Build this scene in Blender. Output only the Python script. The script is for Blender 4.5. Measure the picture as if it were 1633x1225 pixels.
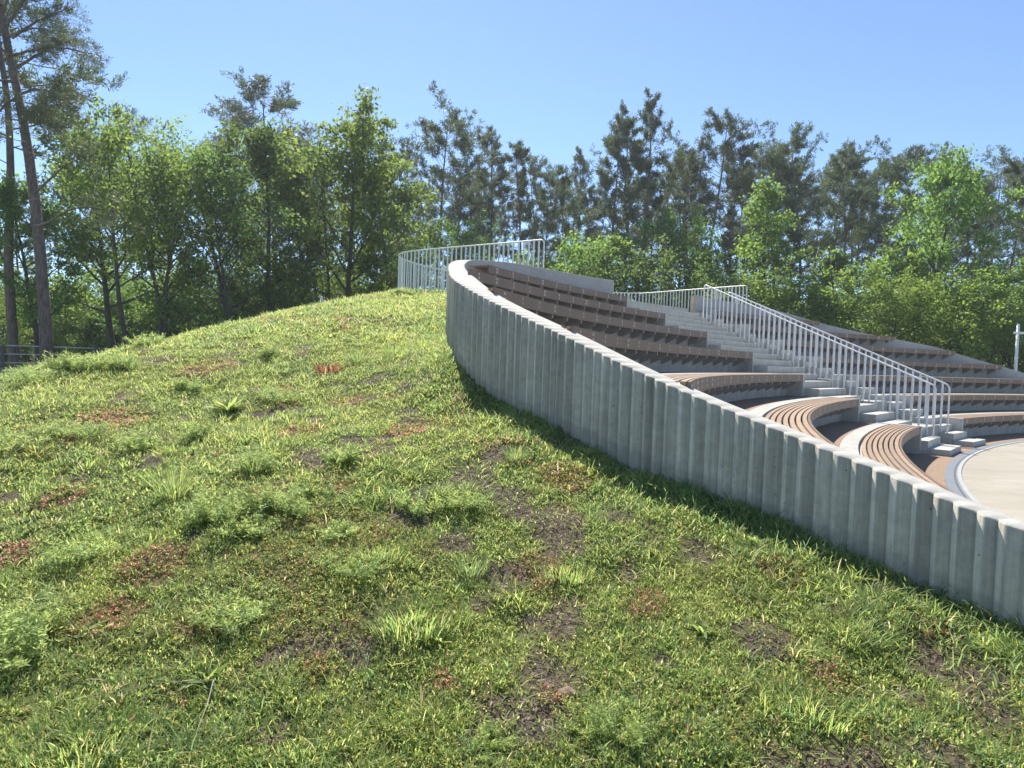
import bpy, math, random
import numpy as np
from mathutils import Matrix, Vector
C = bpy.context.scene.collection
for o in list(bpy.data.objects): bpy.data.objects.remove(o)
R = math.radians
# ------------------------------------------------------------------ camera, world, sun, exposure
F_PX, PITCH, ROLL, EYE = 1038.2, .0382, .0320, 1.4772
cc, ss, cp, sp = math.cos(ROLL), math.sin(ROLL), math.cos(PITCH), math.sin(PITCH)
cam_d = bpy.data.cameras.new('camera'); cam = bpy.data.objects.new('camera', cam_d); C.objects.link(cam)
cam_d.sensor_width = 36; cam_d.lens = 36*F_PX/1633; cam_d.clip_end = 3000; cam_d.clip_start = .05
rt = Vector((cc, ss*sp, ss*cp)); up = Vector((-ss, cc*sp, cc*cp)); fw = Vector((0, cp, -sp))
cam.matrix_world = Matrix(((rt.x, up.x, -fw.x, 0), (rt.y, up.y, -fw.y, 0), (rt.z, up.z, -fw.z, EYE), (0, 0, 0, 1)))
bpy.context.scene.camera = cam
HAZE = .0007
SUN_EL, SUN_AZ = R(51), R(-14)                  # azimuth from +Y, positive towards +X
w = bpy.data.worlds.new('World'); bpy.context.scene.world = w; w.use_nodes = True
nt = w.node_tree; bg = nt.nodes['Background']; sky = nt.nodes.new('ShaderNodeTexSky')
sky.sky_type = 'NISHITA'; sky.sun_disc = False; sky.sun_elevation = SUN_EL; sky.sun_rotation = SUN_AZ
sky.air_density = 1.0; sky.dust_density = .3; sky.ozone_density = 4.8; sky.altitude = 1600
nt.links.new(sky.outputs[0], bg.inputs[0]); bg.inputs[1].default_value = .095
sun_d = bpy.data.lights.new('sun', 'SUN'); sun = bpy.data.objects.new('sun', sun_d); C.objects.link(sun)
sun_d.energy = 4.4; sun_d.angle = R(.53); sun_d.color = (1, .95, .86)
sdir = Vector((math.sin(SUN_AZ)*math.cos(SUN_EL), math.cos(SUN_AZ)*math.cos(SUN_EL), math.sin(SUN_EL)))
sun.rotation_euler = sdir.to_track_quat('Z', 'Y').to_euler()
sc = bpy.context.scene
sc.view_settings.view_transform = 'Standard'; sc.view_settings.look = 'None'
sc.view_settings.exposure = 1.1; sc.view_settings.gamma = 1
try:
    sc.cycles.max_bounces = 7; sc.cycles.diffuse_bounces = 3; sc.cycles.transmission_bounces = 4; sc.cycles.transparent_max_bounces = 6
    sc.cycles.use_denoising = True
except Exception: pass

# ------------------------------------------------------------------ helpers
rng = np.random.default_rng(7)
def ray(px, py):
    u = (px-816.5)/F_PX; v = -(py-612.5)/F_PX
    u2 = cc*u-ss*v; v2 = ss*u+cc*v
    return np.array([u2, cp+v2*sp, v2*cp-sp])
def at(px, py, Y):                                # the point seen at photo pixel (px,py) at depth Y
    d = ray(px, py); t = Y/d[1]; return np.array([d[0]*t, Y, EYE+d[2]*t])
def on_z(px, py, z):
    d = ray(px, py); t = (z-EYE)/d[2]; return d[0]*t, d[1]*t
def tag(o, label=None, cat=None, group=None, kind=None):
    for k, v in (('label', label), ('category', cat), ('group', group), ('kind', kind)):
        if v: o[k] = v
    return o
def link(name, me, parent=None):
    o = bpy.data.objects.new(name, me); C.objects.link(o)
    if parent: o.parent = parent
    return o
def empty(name, loc, label, cat, group=None, rz=0, s=1):
    o = bpy.data.objects.new(name, None); C.objects.link(o); o.location = loc
    o.rotation_euler = (0, 0, rz); o.scale = (s, s, s) if np.isscalar(s) else s; o.empty_display_size = .2
    return tag(o, label, cat, group)
class MB:                                         # collects polygons of any size
    def __init__(s): s.v = []; s.f = []; s.m = []; s.n = 0
    def add(s, verts, faces, mi=0):
        s.v.extend([tuple(p) for p in verts]); s.f.extend([tuple(i+s.n for i in f) for f in faces])
        s.m.extend([mi]*len(faces)); s.n += len(verts)
    def box8(s, p, mi=0):                         # 4 bottom points then 4 top points
        s.add(p, [(3, 2, 1, 0), (4, 5, 6, 7), (0, 1, 5, 4), (1, 2, 6, 5), (2, 3, 7, 6), (3, 0, 4, 7)], mi)
    def box(s, x0, x1, y0, y1, z0, z1, mi=0):
        s.box8([(x0, y0, z0), (x1, y0, z0), (x1, y1, z0), (x0, y1, z0), (x0, y0, z1), (x1, y0, z1), (x1, y1, z1), (x0, y1, z1)], mi)
    def tube(s, pts, rad, n=8, mi=0, cap=True):
        pts = [Vector(p) for p in pts]; N = len(pts)
        if np.isscalar(rad): rad = [rad]*N
        vs = []
        for i, p in enumerate(pts):
            t = (pts[min(i+1, N-1)]-pts[max(i-1, 0)]).normalized()
            a = t.cross(Vector((.13, .21, 1)) if abs(t.z) < .9 else Vector((1, .1, 0))).normalized(); b = t.cross(a)
            for k in range(n):
                q = 2*math.pi*k/n; vs.append(p+a*math.cos(q)*rad[i]+b*math.sin(q)*rad[i])
        fs = [(i*n+k, i*n+(k+1) % n, (i+1)*n+(k+1) % n, (i+1)*n+k) for i in range(N-1) for k in range(n)]
        if cap: fs += [tuple(range(n))[::-1], tuple(range((N-1)*n, N*n))]
        s.add(vs, fs, mi)
    def build(s, name, mats, parent=None, smooth=False):
        me = bpy.data.meshes.new(name); me.from_pydata(s.v, [], s.f)
        for m in (mats if isinstance(mats, (list, tuple)) else [mats]): me.materials.append(m)
        if any(s.m): me.polygons.foreach_set('material_index', s.m)
        if smooth: me.polygons.foreach_set('use_smooth', [True]*len(me.polygons))
        me.update(); return link(name, me, parent)
def np_mesh(name, V, F, mats, mi=None, attrs=None, smooth=False):
    """V (n,3), F (m,k) with k = 3 or 4"""
    me = bpy.data.meshes.new(name); n, (m, k) = len(V), F.shape
    me.vertices.add(n); me.vertices.foreach_set('co', np.ascontiguousarray(V, np.float32).ravel())
    me.loops.add(m*k); me.loops.foreach_set('vertex_index', np.ascontiguousarray(F, np.int32).ravel())
    me.polygons.add(m); me.polygons.foreach_set('loop_start', np.arange(0, m*k, k, dtype=np.int32))
    if mi is not None: me.polygons.foreach_set('material_index', np.asarray(mi, np.int32))
    if smooth: me.polygons.foreach_set('use_smooth', np.ones(m, bool))
    for mt in (mats if isinstance(mats, (list, tuple)) else [mats]): me.materials.append(mt)
    for an, av in (attrs or {}).items():
        if av.ndim == 2:
            a = me.attributes.new(an, 'FLOAT_COLOR', 'POINT'); c4 = np.ones((n, 4), np.float32); c4[:, :3] = av
            a.data.foreach_set('color', c4.ravel())
        else:
            a = me.attributes.new(an, 'FLOAT', 'POINT'); a.data.foreach_set('value', np.ascontiguousarray(av, np.float32))
    me.update(calc_edges=True); me.validate(); return me
def _h(ix, iy, seed):
    n = (ix.astype(np.int64)*374761393+iy.astype(np.int64)*668265263+seed*1442695041) & 0x7fffffff
    n = ((n ^ (n >> 13))*1274126177) & 0x7fffffff
    return ((n ^ (n >> 16)) & 0xffff)/65535.
def vnoise(x, y, seed):
    ix, iy = np.floor(x), np.floor(y); fx, fy = x-ix, y-iy
    fx = fx*fx*(3-2*fx); fy = fy*fy*(3-2*fy)
    a, b = _h(ix, iy, seed), _h(ix+1, iy, seed); c, d = _h(ix, iy+1, seed), _h(ix+1, iy+1, seed)
    return (a*(1-fx)+b*fx)*(1-fy)+(c*(1-fx)+d*fx)*fy
def fbm(x, y, seed, o=4):
    t = 0; a = .5; n = 0
    for i in range(o):
        t = t+a*vnoise(x*2**i+17*i, y*2**i-9*i, seed+i); n += a; a *= .5
    return t/n
def sstep(a, b, x): t = np.clip((x-a)/(b-a), 0, 1); return t*t*(3-2*t)

# ------------------------------------------------------------------ materials
def mat(name):
    m = bpy.data.materials.new(name); m.use_nodes = True
    return m, m.node_tree, m.node_tree.nodes['Principled BSDF']
def nd(t, typ, **kw):
    n = t.nodes.new(typ)
    for k, v in kw.items():
        if k.startswith('i_'): n.inputs[k[2:].replace('_', ' ')].default_value = v
        else: setattr(n, k, v)
    return n
def coords(t, scale=(1, 1, 1)):
    g = nd(t, 'ShaderNodeNewGeometry'); mp = nd(t, 'ShaderNodeMapping'); mp.inputs['Scale'].default_value = scale
    t.links.new(g.outputs['Position'], mp.inputs[0]); return mp.outputs[0]
def noise(t, scale, detail=5, rough=.6, sc3=(1, 1, 1), dist=0):
    n = nd(t, 'ShaderNodeTexNoise'); n.inputs['Scale'].default_value = scale; n.inputs['Detail'].default_value = detail
    n.inputs['Roughness'].default_value = rough; n.inputs['Distortion'].default_value = dist
    t.links.new(coords(t, sc3), n.inputs['Vector']); return n.outputs['Fac']
def ramp(t, fac, stops):
    r = nd(t, 'ShaderNodeValToRGB'); e = r.color_ramp.elements
    for i, (p, c) in enumerate(stops):
        q = e[i] if i < 2 else e.new(p); q.position = p; q.color = (*c, 1) if len(c) == 3 else c
    t.links.new(fac, r.inputs[0]); return r.outputs[0]
def mix(t, fac, a, b, mode='MIX'):
    m = nd(t, 'ShaderNodeMix', data_type='RGBA', blend_type=mode)
    for sock, v in ((m.inputs[0], fac), (m.inputs[6], a), (m.inputs[7], b)):
        if isinstance(v, (int, float)): sock.default_value = v
        elif isinstance(v, tuple): sock.default_value = (*v, 1)
        else: t.links.new(v, sock)
    return m.outputs[2]
def bump(t, h, strength, dist, bs, prev=None):
    b = nd(t, 'ShaderNodeBump'); b.inputs['Strength'].default_value = strength; b.inputs['Distance'].default_value = dist
    t.links.new(h, b.inputs['Height'])
    if prev: t.links.new(prev, b.inputs['Normal'])
    t.links.new(b.outputs[0], bs.inputs['Normal']); return b.outputs[0]
def concrete(name, a, b, stain=.5, streak=True):
    m, t, bs = mat(name)
    c = ramp(t, noise(t, 2.2, 6, .62), [(.3, a), (.7, b)])
    c = mix(t, stain*.45, c, ramp(t, noise(t, 14, 4, .7), [(.35, tuple(x*.62 for x in a)), (.62, b)]))
    if streak: c = mix(t, ramp(t, noise(t, 9, 4, .6, (1, 1, .09)), [(.5, (0, 0, 0)), (.75, (.5,)*3)]), c, tuple(x*.55 for x in a))
    v = nd(t, 'ShaderNodeTexVoronoi'); v.inputs['Scale'].default_value = 26; t.links.new(coords(t, (1, 1, .8)), v.inputs['Vector'])
    pits = ramp(t, v.outputs['Distance'], [(.09, (1,)*3), (.15, (0,)*3)])
    pm = ramp(t, noise(t, 5, 2, .5), [(.55, (0,)*3), (.62, (1,)*3)])
    pits = mix(t, 1.0, pits, pm, 'MULTIPLY')
    c = mix(t, pits, c, tuple(x*.35 for x in a))
    t.links.new(c, bs.inputs['Base Color']); bs.inputs['Roughness'].default_value = .85
    bs.inputs['Specular IOR Level'].default_value = .3
    bump(t, noise(t, 45, 5, .7), .35, .006, bs)
    return m
def boards(m):
    t = m.node_tree; bs = t.nodes['Principled BSDF']; l = bs.inputs['Base Color'].links[0]; src = l.from_socket
    a = nd(t, 'ShaderNodeAttribute'); a.attribute_name = 'board'
    tone = ramp(t, a.outputs['Fac'], [(0, (.68,)*3), (1, (1.25,)*3)])
    h = nd(t, 'ShaderNodeAttribute'); h.attribute_name = 'height'
    ad = nd(t, 'ShaderNodeMath', operation='MULTIPLY_ADD'); t.links.new(noise(t, 11, 4, .7), ad.inputs[0]); ad.inputs[1].default_value = -.2; t.links.new(h.outputs['Fac'], ad.inputs[2])
    c = mix(t, 1.0, src, tone, 'MULTIPLY')
    c = mix(t, ramp(t, ad.outputs[0], [(0, (.35,)*3), (.04, (0,)*3)]), c, (.20, .185, .14))              # soil splashed up from the lawn
    st = ramp(t, noise(t, 10, 5, .65, (1, 1, .05)), [(.54, (0,)*3), (.72, (.4,)*3)])
    c = mix(t, st, c, (.16, .165, .14))
    gr_ = ramp(t, noise(t, 60, 5, .7, (1, 1, .035)), [(.32, (.86,)*3), (.64, (1.12,)*3)]); c = mix(t, 1.0, c, gr_, 'MULTIPLY')          # grain of the formwork boards
    wt = ramp(t, noise(t, 24, 3, .6, (1, 1, .12)), [(.64, (0,)*3), (.76, (.5,)*3)]); c = mix(t, wt, c, (.52, .51, .47))
    t.links.new(c, bs.inputs['Base Color']); return m
M_wall = boards(concrete('wall_concrete', (.43, .39, .31), (.575, .53, .435), .75))
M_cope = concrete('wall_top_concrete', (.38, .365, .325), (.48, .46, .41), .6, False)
M_conc = concrete('pale_concrete', (.42, .405, .36), (.52, .505, .455), .6)
M_riser = concrete('riser_concrete', (.34, .33, .30), (.46, .45, .41), .7)
def leafy(name, trans=.4, rough=.5, hue=.5, jitter=.25, attr=None, base=(.07, .11, .03), spec=.3, tcol=1.35):
    m, t, bs = mat(name)
    if attr:
        at_ = nd(t, 'ShaderNodeAttribute'); at_.attribute_name = attr; c = at_.outputs['Color']
    else:
        c = (0, 0, 0)
    if not attr:
        oi = nd(t, 'ShaderNodeObjectInfo')
        h = nd(t, 'ShaderNodeHueSaturation'); h.inputs['Color'].default_value = (*base, 1)
        ma = nd(t, 'ShaderNodeMapRange'); t.links.new(oi.outputs['Random'], ma.inputs[0]); ma.inputs[3].default_value = .5-.035; ma.inputs[4].default_value = .5+.03
        mv = nd(t, 'ShaderNodeMapRange'); t.links.new(oi.outputs['Random'], mv.inputs[0]); mv.inputs[3].default_value = 1-jitter; mv.inputs[4].default_value = 1+jitter
        t.links.new(ma.outputs[0], h.inputs['Hue']); t.links.new(mv.outputs[0], h.inputs['Value'])
        gi = nd(t, 'ShaderNodeNewGeometry')
        c = mix(t, .55, h.outputs[0], ramp(t, gi.outputs['Random Per Island'], [(0, tuple(x*.6 for x in base)), (.5, base), (1, (base[0]*1.6, base[1]*1.35, base[2]*.9))]))
    t.links.new(c, bs.inputs['Base Color']); bs.inputs['Roughness'].default_value = rough; bs.inputs['Specular IOR Level'].default_value = spec
    tr = nd(t, 'ShaderNodeBsdfTranslucent')
    g = nd(t, 'ShaderNodeHueSaturation'); g.inputs['Value'].default_value = tcol; g.inputs['Hue'].default_value = .488; g.inputs['Saturation'].default_value = 1.0
    t.links.new(c, g.inputs['Color']); t.links.new(g.outputs[0], tr.inputs[0])
    mx = nd(t, 'ShaderNodeMixShader'); mx.inputs[0].default_value = trans
    t.links.new(bs.outputs[0], mx.inputs[1]); t.links.new(tr.outputs[0], mx.inputs[2])
    t.links.new(mx.outputs[0], t.nodes['Material Output'].inputs[0]); return m
M_blade = leafy('grass_blade', .55, .5, attr='tint', spec=.25, tcol=1.5)
M_maple = leafy('maple_leaf', .55, .6, base=(.135, .222, .048), tcol=1.85, spec=.15)
M_linden = leafy('linden_leaf', .52, .6, base=(.105, .185, .048), tcol=1.8, spec=.15)
M_needle = leafy('pine_needle', .4, .5, base=(.098, .138, .066), jitter=.2, spec=.35)
def bark(name, a, b, s=3):
    m, t, bs = mat(name)
    c = ramp(t, noise(t, 14, 5, .65, (1, 1, .22)), [(.32, a), (.66, b)])
    t.links.new(c, bs.inputs['Base Color']); bs.inputs['Roughness'].default_value = .9
    bump(t, noise(t, 16, 5, .7, (1, 1, .2)), .9, .03, bs); return m
M_barkp = bark('pine_bark', (.075, .058, .052), (.21, .155, .125))
M_barkd = bark('dark_bark', (.035, .032, .028), (.10, .092, .08))
M_twig = bark('twig_bark', (.06, .05, .045), (.13, .11, .095))
def plain(name, col, rough=.5, metal=0, var=.12, sc=12, spec=.5, bmp=0):
    m, t, bs = mat(name)
    c = ramp(t, noise(t, sc, 4, .6), [(.3, tuple(x*(1-var) for x in col)), (.7, tuple(min(1, x*(1+var)) for x in col))])
    t.links.new(c, bs.inputs['Base Color']); bs.inputs['Roughness'].default_value = rough; bs.inputs['Metallic'].default_value = metal
    bs.inputs['Specular IOR Level'].default_value = spec
    if bmp: bump(t, noise(t, sc*6, 4, .7), .5, bmp, bs)
    return m
M_rail = plain('galvanised_steel', (.77, .77, .76), .45, .1, .07, 6)
M_wood = plain('brown_board', (.315, .225, .152), .65, 0, .22, 9, .4, .001)
t = M_wood.node_tree; bs = t.nodes['Principled BSDF']; src = bs.inputs['Base Color'].links[0].from_socket; gi = nd(t, 'ShaderNodeNewGeometry')
t.links.new(mix(t, 1.0, src, ramp(t, gi.outputs['Random Per Island'], [(0, (.80, .80, .82)), (1, (1.12, 1.08, 1.04))]), 'MULTIPLY'), bs.inputs['Base Color'])
M_fascia = plain('brown_fascia', (.19, .127, .086), .45, 0, .12, 7, .45, .001)
M_screw = plain('bright_screw', (.85, .85, .83), .3, .6, .05)
M_brk = plain('grey_bracket', (.30, .29, .28), .55, .2, .1)
M_gravel = plain('red_gravel', (.30, .215, .155), .95, 0, .38, 45, .1, .014)
M_kerb = plain('kerb_concrete', (.33, .335, .33), .8, 0, .1)
M_white = plain('white_paint', (.78, .78, .76), .4, 0, .04)
M_post = plain('grey_timber', (.16, .15, .14), .85, 0, .25, 20, .2, .004)
M_fence = plain('weathered_rail', (.52, .52, .50), .6, 0, .15, 8)
M_dry = plain('dry_straw', (.42, .36, .24), .8, 0, .15, 30)
m, t, bs = mat('stage_surface'); M_stage = m
c = ramp(t, noise(t, .6, 5, .6), [(.3, (.30, .275, .225)), (.7, (.385, .355, .295))])
c = mix(t, ramp(t, noise(t, 3.5, 5, .65, (.35, 1, 1), .6), [(.45, (0,)*3), (.75, (.55,)*3)]), c, (.25, .215, .16))
c = mix(t, ramp(t, noise(t, 60, 3, .6), [(.62, (0,)*3), (.75, (.7,)*3)]), c, (.16, .125, .09))
t.links.new(c, bs.inputs['Base Color']); bs.inputs['Roughness'].default_value = .93; bs.inputs['Specular IOR Level'].default_value = .15
bump(t, noise(t, 50, 4, .7), .4, .006, bs)
m, t, bs = mat('lawn_soil'); M_soil = m
a1 = nd(t, 'ShaderNodeAttribute'); a1.attribute_name = 'sedum'; a2 = nd(t, 'ShaderNodeAttribute'); a2.attribute_name = 'bare'
soil = ramp(t, noise(t, 38, 7, .8), [(.3, (.075, .060, .046)), (.5, (.20, .160, .118)), (.62, (.29, .235, .175)), (.8, (.44, .37, .28))])
moss = ramp(t, noise(t, 42, 5, .7), [(.28, (.07, .075, .03)), (.5, (.20, .225, .065)), (.75, (.34, .35, .12))])
sed = ramp(t, noise(t, 48, 5, .7), [(.28, (.08, .055, .04)), (.5, (.26, .165, .105)), (.75, (.38, .29, .17))])
c = mix(t, a1.outputs['Fac'], moss, sed); c = mix(t, a2.outputs['Fac'], c, soil)
t.links.new(c, bs.inputs['Base Color']); bs.inputs['Roughness'].default_value = .95; bs.inputs['Specular IOR Level'].default_value = .1
b1 = bump(t, noise(t, 46, 7, .82), 1.0, .05, bs)
m, t, bs = mat('forest_floor'); M_floor = m
c = ramp(t, noise(t, 1.2, 6, .65), [(.3, (.05, .06, .022)), (.5, (.085, .10, .035)), (.72, (.10, .085, .05))])
t.links.new(c, bs.inputs['Base Color']); bs.inputs['Roughness'].default_value = .95
m, t, bs = mat('steel_grating'); M_grate = m
wv = nd(t, 'ShaderNodeTexBrick'); wv.inputs['Scale'].default_value = 1; wv.offset = 0
wv.inputs['Brick Width'].default_value = .07; wv.inputs['Row Height'].default_value = .5; wv.inputs['Mortar Size'].default_value = .014
wv.inputs['Color1'].default_value = (.26, .285, .31, 1); wv.inputs['Color2'].default_value = (.30, .325, .35, 1); wv.inputs['Mortar'].default_value = (.12, .13, .14, 1)
uv = nd(t, 'ShaderNodeAttribute'); uv.attribute_name = 'arc'; t.links.new(uv.outputs['Vector'], wv.inputs['Vector'])
t.links.new(wv.outputs[0], bs.inputs['Base Color']); bs.inputs['Roughness'].default_value = .5; bs.inputs['Metallic'].default_value = .3

# ------------------------------------------------------------------ plan of the amphitheatre (arcs about CX, CY; mirrored about azimuth 135)
CX, CY, R1, G = 24.2482, -1.7991, 21.6967, 1.0820
def pol(a, r): a = R(a); return CX+r*math.cos(a), CY+r*math.sin(a)
def mir(x, y):
    r = math.hypot(x-CX, y-CY); a = 270-math.degrees(math.atan2(y-CY, x-CX)); return pol(a, r)
# outer face of the end wall: x, y, top z, lawn z at its foot
WALL = [(3.3, -1.6, .12, -.04), (3.22, -.7, .20, -.01), (3.05, .4, .34, .06), (2.84, 1.4, .50, .15), (2.62, 2.3, .65, .19), (2.40, 3.0, .76, .27), (2.31, 3.19, .795, .30), (2.21, 3.41, .85, .335), (2.08, 3.65, .92, .385),
        (1.91, 3.90, .99, .43), (1.71, 4.17, 1.08, .475), (1.48, 4.45, 1.18, .555), (1.21, 4.75, 1.30, .615), (.90, 5.12, 1.45, .70),
        (.55, 5.58, 1.64, .815), (.23, 6.03, 1.81, .925), (-.13, 6.52, 2.0, 1.055), (-.41, 6.92, 2.16, 1.21), (-.56, 7.2, 2.26, 1.38),
        (-.69, 7.55, 2.36, 1.53), (-.80, 8.2, 2.49, 1.60), (-.93, 9.3, 2.67, 1.68), (-1.07, 10.5, 2.90, 1.88), (-1.15, 11.5, 3.12, 2.15), (-1.05, 12.4, 3.32, 2.45),
        (-.62, 13.2, 3.42, 2.72), (.04, 13.92, 3.47, 2.92), (1.19, 15.57, 3.53, 3.05), (2.10, 16.72, 3.58, 3.12), (2.395, 17.065, 3.60, 3.14)]
W0 = np.array(WALL)
def spline(P, step):                              # Catmull-Rom through P, resampled every `step` metres of plan length
    P = np.array(P, float); Q = np.vstack([2*P[0]-P[1], P, 2*P[-1]-P[-2]]); out = []
    for i in range(1, len(Q)-2):
        for u in np.linspace(0, 1, 24, endpoint=False):
            p0, p1, p2, p3 = Q[i-1:i+3]
            out.append(.5*((2*p1)+(-p0+p2)*u+(2*p0-5*p1+4*p2-p3)*u*u+(-p0+3*p1-3*p2+p3)*u**3))
    out.append(P[-1]); out = np.array(out)
    d = np.r_[0, np.cumsum(np.hypot(*np.diff(out[:, :2], axis=0).T))]
    s = np.arange(0, d[-1], step); s = np.r_[s, d[-1]]
    return np.column_stack([np.interp(s, d, out[:, k]) for k in range(out.shape[1])]), s
# smooth the measured profile a little, then resample
WS, wl = spline(W0, .112/9)
k = np.ones(41)/41
for col in range(4):
    padv = np.r_[np.full(20, WS[0, col]), WS[:, col], np.full(20, WS[-1, col])]
    smv = np.convolve(padv, k, 'valid'); smv[:21] = WS[:21, col]; smv[-21:] = WS[-21:, col]; WS[:, col] = smv
T = np.gradient(WS[:, :2], axis=0); T /= np.linalg.norm(T, axis=1)[:, None]
NIN = np.column_stack([T[:, 1], -T[:, 0]])        # points into the bowl
TH = np.interp(WS[:, 1], [2, 3, 4.5, 6, 7.5, 10, 12.5, 14], [.15, .15, .20, .27, .30, .28, .24, .21])[:, None]
INN = WS[:, :2]+NIN*TH
_ir = np.hypot(INN[:, 0]-CX, INN[:, 1]-CY); _ia = np.degrees(np.arctan2(INN[:, 1]-CY, INN[:, 0]-CX)) % 360
_sel = np.arange(len(_ir)) < np.argmax(_ir > 28.62)
_o = np.argsort(_ir[_sel])
def az_end(r): return float(np.interp(r, _ir[_sel][_o], _ia[_sel][_o]))

def build_wall(mirror):
    pitch = .112; wu = wl+.022*vnoise(wl*3.1, wl*0, 15)+.016*vnoise(wl*9, wl*0, 16)+.0001; ph = (wu/pitch) % 1.0; idx = np.floor(wu/pitch).astype(int)
    jit = _h(idx, idx*0+3, 5); d = .031*(.75+.5*jit)
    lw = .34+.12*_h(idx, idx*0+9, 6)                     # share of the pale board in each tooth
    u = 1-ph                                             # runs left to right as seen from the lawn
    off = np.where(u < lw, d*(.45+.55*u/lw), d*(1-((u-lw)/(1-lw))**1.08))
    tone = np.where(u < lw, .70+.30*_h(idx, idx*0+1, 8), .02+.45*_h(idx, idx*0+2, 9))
    tone = np.where(np.abs(u-lw) < .06, tone*.45, tone); tone = np.where(u > .86, tone-.28, tone); tone = np.where((idx % 22 == 7) & (u < .12), -.8, tone)   # board edges, groove shade painted into the notches, panel joints
    out = WS[:, :2]-NIN*(off[:, None]-.012)
    foot = WS[:, 3]-.5
    n = len(WS); z = WS[:, 2]
    rows = [np.column_stack([out, foot]), np.column_stack([out, (foot+z)/2]), np.column_stack([out, z-.008]), np.column_stack([out+NIN*.006, z]), np.column_stack([INN-NIN*.006, z]),
            np.column_stack([INN, z-.008]), np.column_stack([INN, np.minimum(foot, z-1.2)])]
    V = np.vstack(rows)
    if mirror:
        V[:, :2] = [mir(*p) for p in V[:, :2]]
    a = np.arange(n-1); Fs = []
    for k in range(len(rows)-1):
        q = np.column_stack([a+k*n, a+1+k*n, a+1+(k+1)*n, a+(k+1)*n])
        Fs.append(q if mirror else q[:, ::-1])
    e = [len(rows)-1, 0]
    ends = []
    for i in (0, n-1):
        ends += [[0*n+i, 1*n+i, 5*n+i, 6*n+i], [1*n+i, 2*n+i, 4*n+i, 5*n+i], [2*n+i, 3*n+i, 3*n+i, 4*n+i]]
    F = np.vstack(Fs+[np.array(ends[:2]+ends[3:5])])
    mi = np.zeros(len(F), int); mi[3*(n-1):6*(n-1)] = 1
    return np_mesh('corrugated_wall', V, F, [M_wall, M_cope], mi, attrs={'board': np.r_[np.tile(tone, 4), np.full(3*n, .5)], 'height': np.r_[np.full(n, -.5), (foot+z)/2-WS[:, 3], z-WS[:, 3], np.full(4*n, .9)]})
wall = link('corrugated_wall', build_wall(False))
tag(wall, 'long corrugated grey concrete wall curving up beside the lawn, with pale flat top', 'wall')
wall2 = link('corrugated_wall', build_wall(True))
tag(wall2, 'concrete end wall stepping down behind the right-hand benches in front of the wood', 'wall')

def sector(mb, r0, r1, a0, a1, z0, z1, mi=0, n=None, a1o=None, arc=.25):
    """closed ring sector; a1 on the inner radius, a1o on the outer"""
    a1o = a1 if a1o is None else a1o
    n = n or max(2, int(abs(R(max(abs(a1-a0), abs(a1o-a0))))*r1/arc))
    vs = []
    for i in range(n+1):
        u = i/n; ai = a0+(a1-a0)*u; ao = a0+(a1o-a0)*u
        x, y = pol(ai, r0); X, Y = pol(ao, r1)
        vs += [(x, y, z0), (X, Y, z0), (X, Y, z1), (x, y, z1)]
    fl = a1 < a0; fs = []
    for i in range(n):
        b = i*4
        for k in range(4):
            q = (b+k, b+4+k, b+4+(k+1) % 4, b+(k+1) % 4); fs.append(q if fl else q[::-1])
    c0, c1 = (0, 1, 2, 3), (n*4+3, n*4+2, n*4+1, n*4)
    fs += [c0, c1] if not fl else [c0[::-1], c1[::-1]]
    mb.add(vs, fs, mi)
SL, SR, AXIS = 139.2, 130.25, 135.0
ORD = ['lowest', 'second', 'third', 'fourth', 'fifth', 'sixth', 'topmost']
def A(a, right): return 270-a if right else a
ZG = -.07
bracket_me = None
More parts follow.
